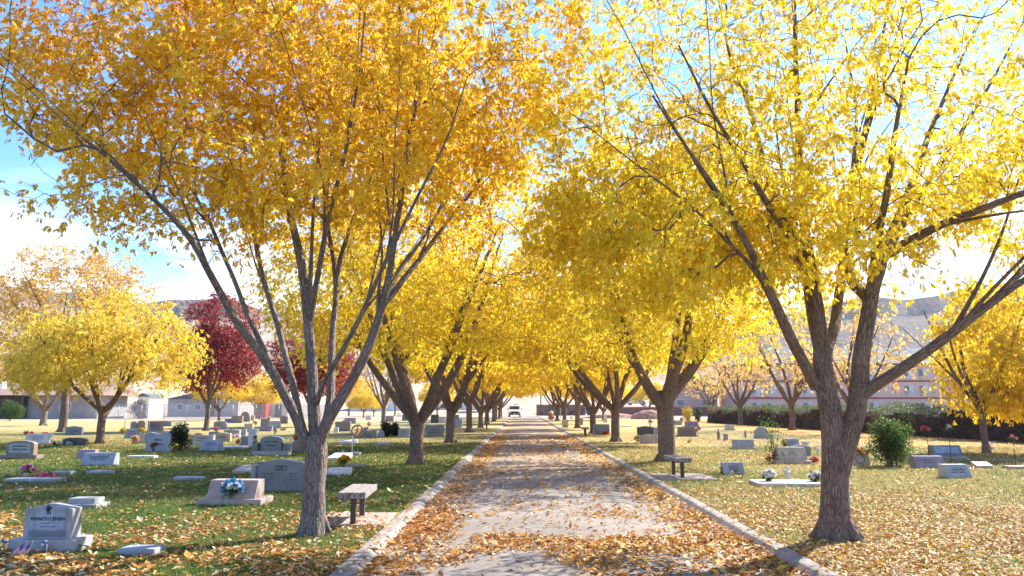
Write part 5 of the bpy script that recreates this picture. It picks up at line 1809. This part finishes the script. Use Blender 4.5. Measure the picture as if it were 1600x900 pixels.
def block(name, label, x0, x1, y, dep, hgt, mat, roofm, rise, winx=(), doorx=None, cat='building'):
    r = thing(name, label, cat, (x0, y, 0))
    w = x1 - x0
    MB().box((w / 2, dep / 2, hgt / 2 - .1), (w, dep, hgt + .2)).build('wall', M[mat], r)
    MB().prism([(-.35, hgt), (w + .35, hgt), (w / 2, hgt + rise)], -.35, dep + .35, 'y').build('roof', M[roofm], r)
    for xx in winx:
        f_ = MB().box((xx, -.03, hgt * .55), (1.1, .1, 1.0)).build('window', M['whitepaint'], r)
        MB().box((xx, -.085, hgt * .55), (.92, .03, .82)).build('pane', M['glass'], f_)
    if doorx is not None:
        d_ = MB().box((doorx, -.03, 1.0), (.95, .1, 2.05)).build('door', M['rust'], r)
        MB().lathe([(.04, 0), (.04, .04), (0, .05)], (doorx + .35, -.12, 1.0), 8).build('handle', M['chrome'], d_)
    return r


X_ = lambda px, y: aty(px, 640, y).x
block('white_house', 'bright white house wall behind the trunk of the tall pale tree', X_(60, 110), X_(101, 110), 110, 9, 3.6, 'stucco_white', 'roof_brown', 1.2, (), None, 'house')
block('white_shed', 'small white shed behind the dry brown bush', X_(214, 112), X_(232, 112), 112, 4.5, 3.1, 'stucco_white', 'roof_grey', .5, (), .8, 'shed')
block('long_house', 'grey house behind the chain-link fence right of the white shed', X_(262, 128), X_(372, 128), 128, 8, 2.9, 'stucco_grey', 'roof_grey', 1.4, (2, 5, 9.5), 7.3, 'house')
block('red_shed', 'small dark red shed below the yellow tree by the fence', X_(397, 116), X_(415, 116), 116, 2.5, 2.5, 'red', 'roof_brown', .5, (), .6, 'shed')
block('white_garage', 'white gabled garage behind the left limb of the nearest left tree', X_(419, 120), X_(450, 120), 120, 6, 2.9, 'stucco_white', 'stucco_white', 1.1, (), 1.6, 'garage')
block('pale_hall', 'long pale building far behind the small yellow trees on the left', X_(548, 175), X_(640, 175), 175, 10, 3.6, 'stucco_white', 'roof_grey', 1.0, (3, 7, 11), None)
block('pale_hall', 'pale building beyond the cross street left of the van', X_(672, 180), X_(770, 180), 180, 10, 3.2, 'stucco_white', 'roof_brown', .9, (3, 7, 11), None)
# chain-link fence
fx0, fx1, fy = X_(150, 101), X_(520, 101), 101
r = thing('chain_link_fence', 'grey chain-link fence along the lane before the white houses', 'fence', (fx0, fy, 0))
Lf = fx1 - fx0
for k in range(int(Lf / 3) + 1):
    MB().cyl((k * 3.0, 0, -.1), (k * 3.0, 0, 1.95), .035, 6).build('post', M['galv'], r)
MB().cyl((0, 0, 1.93), (Lf, 0, 1.93), .025, 6).build('top_rail', M['galv'], r)
m_, T_, o_ = newmat('chain_link_mesh')
g_ = T_.n('ShaderNodeTexCoord').outputs['Object']
sp_ = T_.n('ShaderNodeSeparateXYZ', {0: g_})
d1 = T_.math('ABSOLUTE', T_.math('SUBTRACT', T_.math('FRACT', T_.math('MULTIPLY', T_.math('ADD', sp_.outputs[0], sp_.outputs[2]), 9.0)), .5))
d2 = T_.math('ABSOLUTE', T_.math('SUBTRACT', T_.math('FRACT', T_.math('MULTIPLY', T_.math('SUBTRACT', sp_.outputs[0], sp_.outputs[2]), 9.0)), .5))
wire = T_.math('LESS_THAN', T_.math('MINIMUM', d1, d2), .12)
bs = T_.n('ShaderNodeBsdfPrincipled', {'Base Color': (.42, .43, .43, 1), 'Metallic': .5, 'Roughness': .5})
trn = T_.n('ShaderNodeBsdfTransparent')
mx = T_.n('ShaderNodeMixShader', {0: wire, 1: trn.outputs[0], 2: bs.outputs[0]})
T_.t.links.new(mx.outputs[0], o_.inputs[0])
MB().add([(0, .03, .05), (Lf, .03, .05), (Lf, .03, 1.9), (0, .03, 1.9)], [[0, 1, 2, 3]]).build('wire_mesh', m_, r)

# ------------------------------------------------------------------ grass and fallen leaves
def surf(x, y):
    z = np.zeros_like(x) + .004
    xi = np.where(x < .6, x - LX, RX - x)          # distance in from the outer kerb edge
    k = (xi > 0)
    prof = np.interp(xi, [0, .015, .13, .16, .21, .24, .38, .60], [.008, .015, .013, .003, -.042, -.065, -.071, -.071])
    z = np.where(k, prof, z)
    return np.where(xi > .38, -.079 + .045 * (1 - ((x - .6) / 2.09) ** 2), z)


def view_x(y, side):
    return y * (-.70) - .6 if side < 0 else y * .72 + .6


rng = np.random.default_rng(123)


def litter(x0, x1, y0, y1, dens, dfun, size, lift=.014):
    n = int(dens * (x1 - x0) * (y1 - y0))
    x, y = rng.uniform(x0, x1, n), rng.uniform(y0, y1, n)
    keep = (x > view_x(y, -1)) & (x < view_x(y, 1))
    x, y = x[keep], y[keep]
    keep = rng.random(len(x)) < dfun(x, y)
    x, y = x[keep], y[keep]
    return np.c_[x, y, surf(x, y) + rng.uniform(.3, 1.2, len(x)) * lift], np.full(len(x), size)


ns2 = lambda x, y, sc, s: fbm(np.c_[x, y], sc, s, 3)


def d_right(x, y):
    return np.clip(1.2 - (y - 7) / 8.5, .07, 1) * np.clip((ns2(x, y, .8, 31) - .22) * 2.6, .12, 1)


def d_left(x, y):
    near = np.clip(1.0 - (y - 9.3) / 3.2, .06, 1)
    return near * np.clip((ns2(x, y, .9, 32) - .28) * 3.4, .08, 1) + np.clip((x + 4.2) / 3, 0, 1) * .10


def d_road(x, y):
    side = np.abs(x - .6)
    edge = np.clip((side - 1.35) / .6, 0, 1) * np.where(y > 13, .55, 1)
    patch = np.clip((ns2(x, y, .62, 33) - .50) * 9, 0, 1) * np.clip((13.5 - y) / 3.5, .10, 1)
    strip = np.clip((ns2(x, y * .45, .75, 35) - .44) * 5, 0, 1) * .6
    kerbtop = np.where((x < LX + .22) | (x > RX - .22), .08, 1)
    near = np.clip((11.5 - y) / 3.0, 0, 1) * np.clip((x - .2) / 2.2, 0, 1) * .5
    return np.clip(edge * (.35 + .7 * ns2(x, y, 1.1, 34)) + .85 * patch + .28 * strip * (y > 15) + near * .7 + .045, 0, 1) * kerbtop


parts = [
    litter(RX, 14, 6.0, 16.5, 1500, d_right, .062),
    litter(RX, 30, 16.5, 42, 38, lambda x, y: np.clip((ns2(x, y, .5, 36) - .2) * 2, .2, 1), .085),
    litter(-14, LX, 6.0, 14, 950, d_left, .074),
    litter(-30, LX, 14, 42, 46, lambda x, y: np.clip((ns2(x, y, .5, 37) - .3) * 2, .12, 1), .08),
    litter(LX, RX, 6.0, 17, 820, d_road, .080),
    litter(LX, RX, 17, 45, 260, d_road, .095),
]
P_ = np.concatenate([p[0] for p in parts])
sz_ = np.concatenate([p[1] for p in parts])
n_ = len(P_)
ang = rng.uniform(0, 2 * PI, n_)
ax = np.c_[np.cos(ang), np.sin(ang), rng.normal(.05, .28, n_)]
ax = unit(ax)
nrm_ = unit(np.c_[rng.normal(0, .38, n_), rng.normal(0, .38, n_), np.ones(n_)])
sdv = unit(np.cross(nrm_, ax))
ln = sz_ * np.exp(rng.normal(-.05, .28, n_))
wd_ = ln * rng.uniform(.34, .55, n_)
curl = rng.uniform(-.02, .30, n_)
upv = np.cross(ax, sdv)
upv = upv * np.sign(upv[:, 2:3] + 1e-6)
A0 = P_ - ax * (ln * .5)[:, None]
A2 = P_ + ax * (ln * .5)[:, None]
M1 = P_ + sdv * (wd_ * .5)[:, None] + upv * (wd_ * curl)[:, None]
M2 = P_ - sdv * (wd_ * .5)[:, None] + upv * (wd_ * curl)[:, None]
V_ = np.stack([A0, M1, A2, M2], 1)
zmin = V_[:, :, 2].min(1)
flo = surf(P_[:, 0], P_[:, 1]) + .002
V_[:, :, 2] += np.maximum(0, flo - zmin)[:, None]
c_ = palette(P_, 'litter', rng, .6, 6)
pale_ = rng.random(n_) < np.where(np.abs(P_[:, 0] - .6) < 2.4, .12, np.where(P_[:, 0] > 3, .32, .24))
c_[pale_] = np.array([.72, .57, .34]) * rng.uniform(.8, 1.15, (pale_.sum(), 1))
yel = (rng.random(n_) < .16) & (P_[:, 0] > .5)
c_[yel] = np.array([.72, .46, .05]) * rng.uniform(.85, 1.1, (yel.sum(), 1))
me = qmesh('fallen_leaves', V_.reshape(-1, 3), np.arange(4 * n_).reshape(n_, 4), False, {'tint': ('FLOAT_COLOR', np.repeat(np.c_[np.clip(c_, 0, .9), np.ones(n_)], 4, 0))})
tag(link('fallen_leaves', me, M['litter']), 'fallen orange and tan leaves scattered over the lawns and road', 'fallen leaves', None, 'stuff')


def blades(x0, x1, y0, y1, dens, hgt, wid, dry, keepf=None):
    n = int(dens * (x1 - x0) * (y1 - y0))
    x, y = rng.uniform(x0, x1, n), rng.uniform(y0, y1, n)
    k = (x > view_x(y, -1)) & (x < view_x(y, 1))
    if keepf is not None:
        k &= keepf(x, y)
    return np.c_[x[k], y[k], np.zeros(k.sum())], np.full(k.sum(), hgt), np.full(k.sum(), wid), np.full(k.sum(), dry)


padk = lambda x, y: ~((x > -2.9) & (y > 10.7) & (y < 12.05))
padr = lambda x, y: ~((x < 4.4) & (y > 17.4) & (y < 19))
gb = [blades(-9, LX, 6, 11, 1500, .045, .009, 0, padk), blades(-14, LX, 11, 19, 620, .05, .014, 0, padk), blades(-22, LX, 19, 32, 200, .055, .024, 0),
      blades(RX, 9, 6, 12, 900, .045, .009, .6), blades(RX, 15, 12, 20, 520, .05, .014, .6, padr), blades(RX, 23, 20, 32, 170, .055, .024, .6)]
P_, hg, wg, dr = [np.concatenate(q) for q in zip(*gb)]
n_ = len(P_)
ang = rng.uniform(0, 2 * PI, n_)
sv = np.c_[np.cos(ang), np.sin(ang), np.zeros(n_)] * (wg * .5)[:, None]
tipv = np.c_[rng.normal(0, .4, n_), rng.normal(0, .4, n_), np.ones(n_)] * (hg * rng.uniform(.5, 1.2, n_))[:, None]
V_ = np.stack([P_ - sv, P_ + sv, P_ + tipv], 1).reshape(-1, 3)
pat = fbm(P_[:, :2], .7, 41, 3)
g_ = np.array([.07, .13, .022]) * (1 - pat[:, None]) + np.array([.14, .185, .042]) * pat[:, None]
isdry = rng.random(n_) < np.clip(dr + (pat - .5) * 1.2 + .08, 0, .85)
g_[isdry] = np.array([.36, .30, .12])
g_ = g_ * rng.uniform(.75, 1.25, (n_, 1))
me = qmesh('grass', V_, np.arange(3 * n_).reshape(n_, 3), False, {'tint': ('FLOAT_COLOR', np.repeat(np.c_[g_, np.ones(n_)], 3, 0))})
tag(link('grass', me, M['grass']), 'short lawn grass, lush on the left and half dry on the right', 'grass', None, 'stuff')
print('objects', len(bpy.data.objects), 'leaves', len(sz_), 'blades', n_)
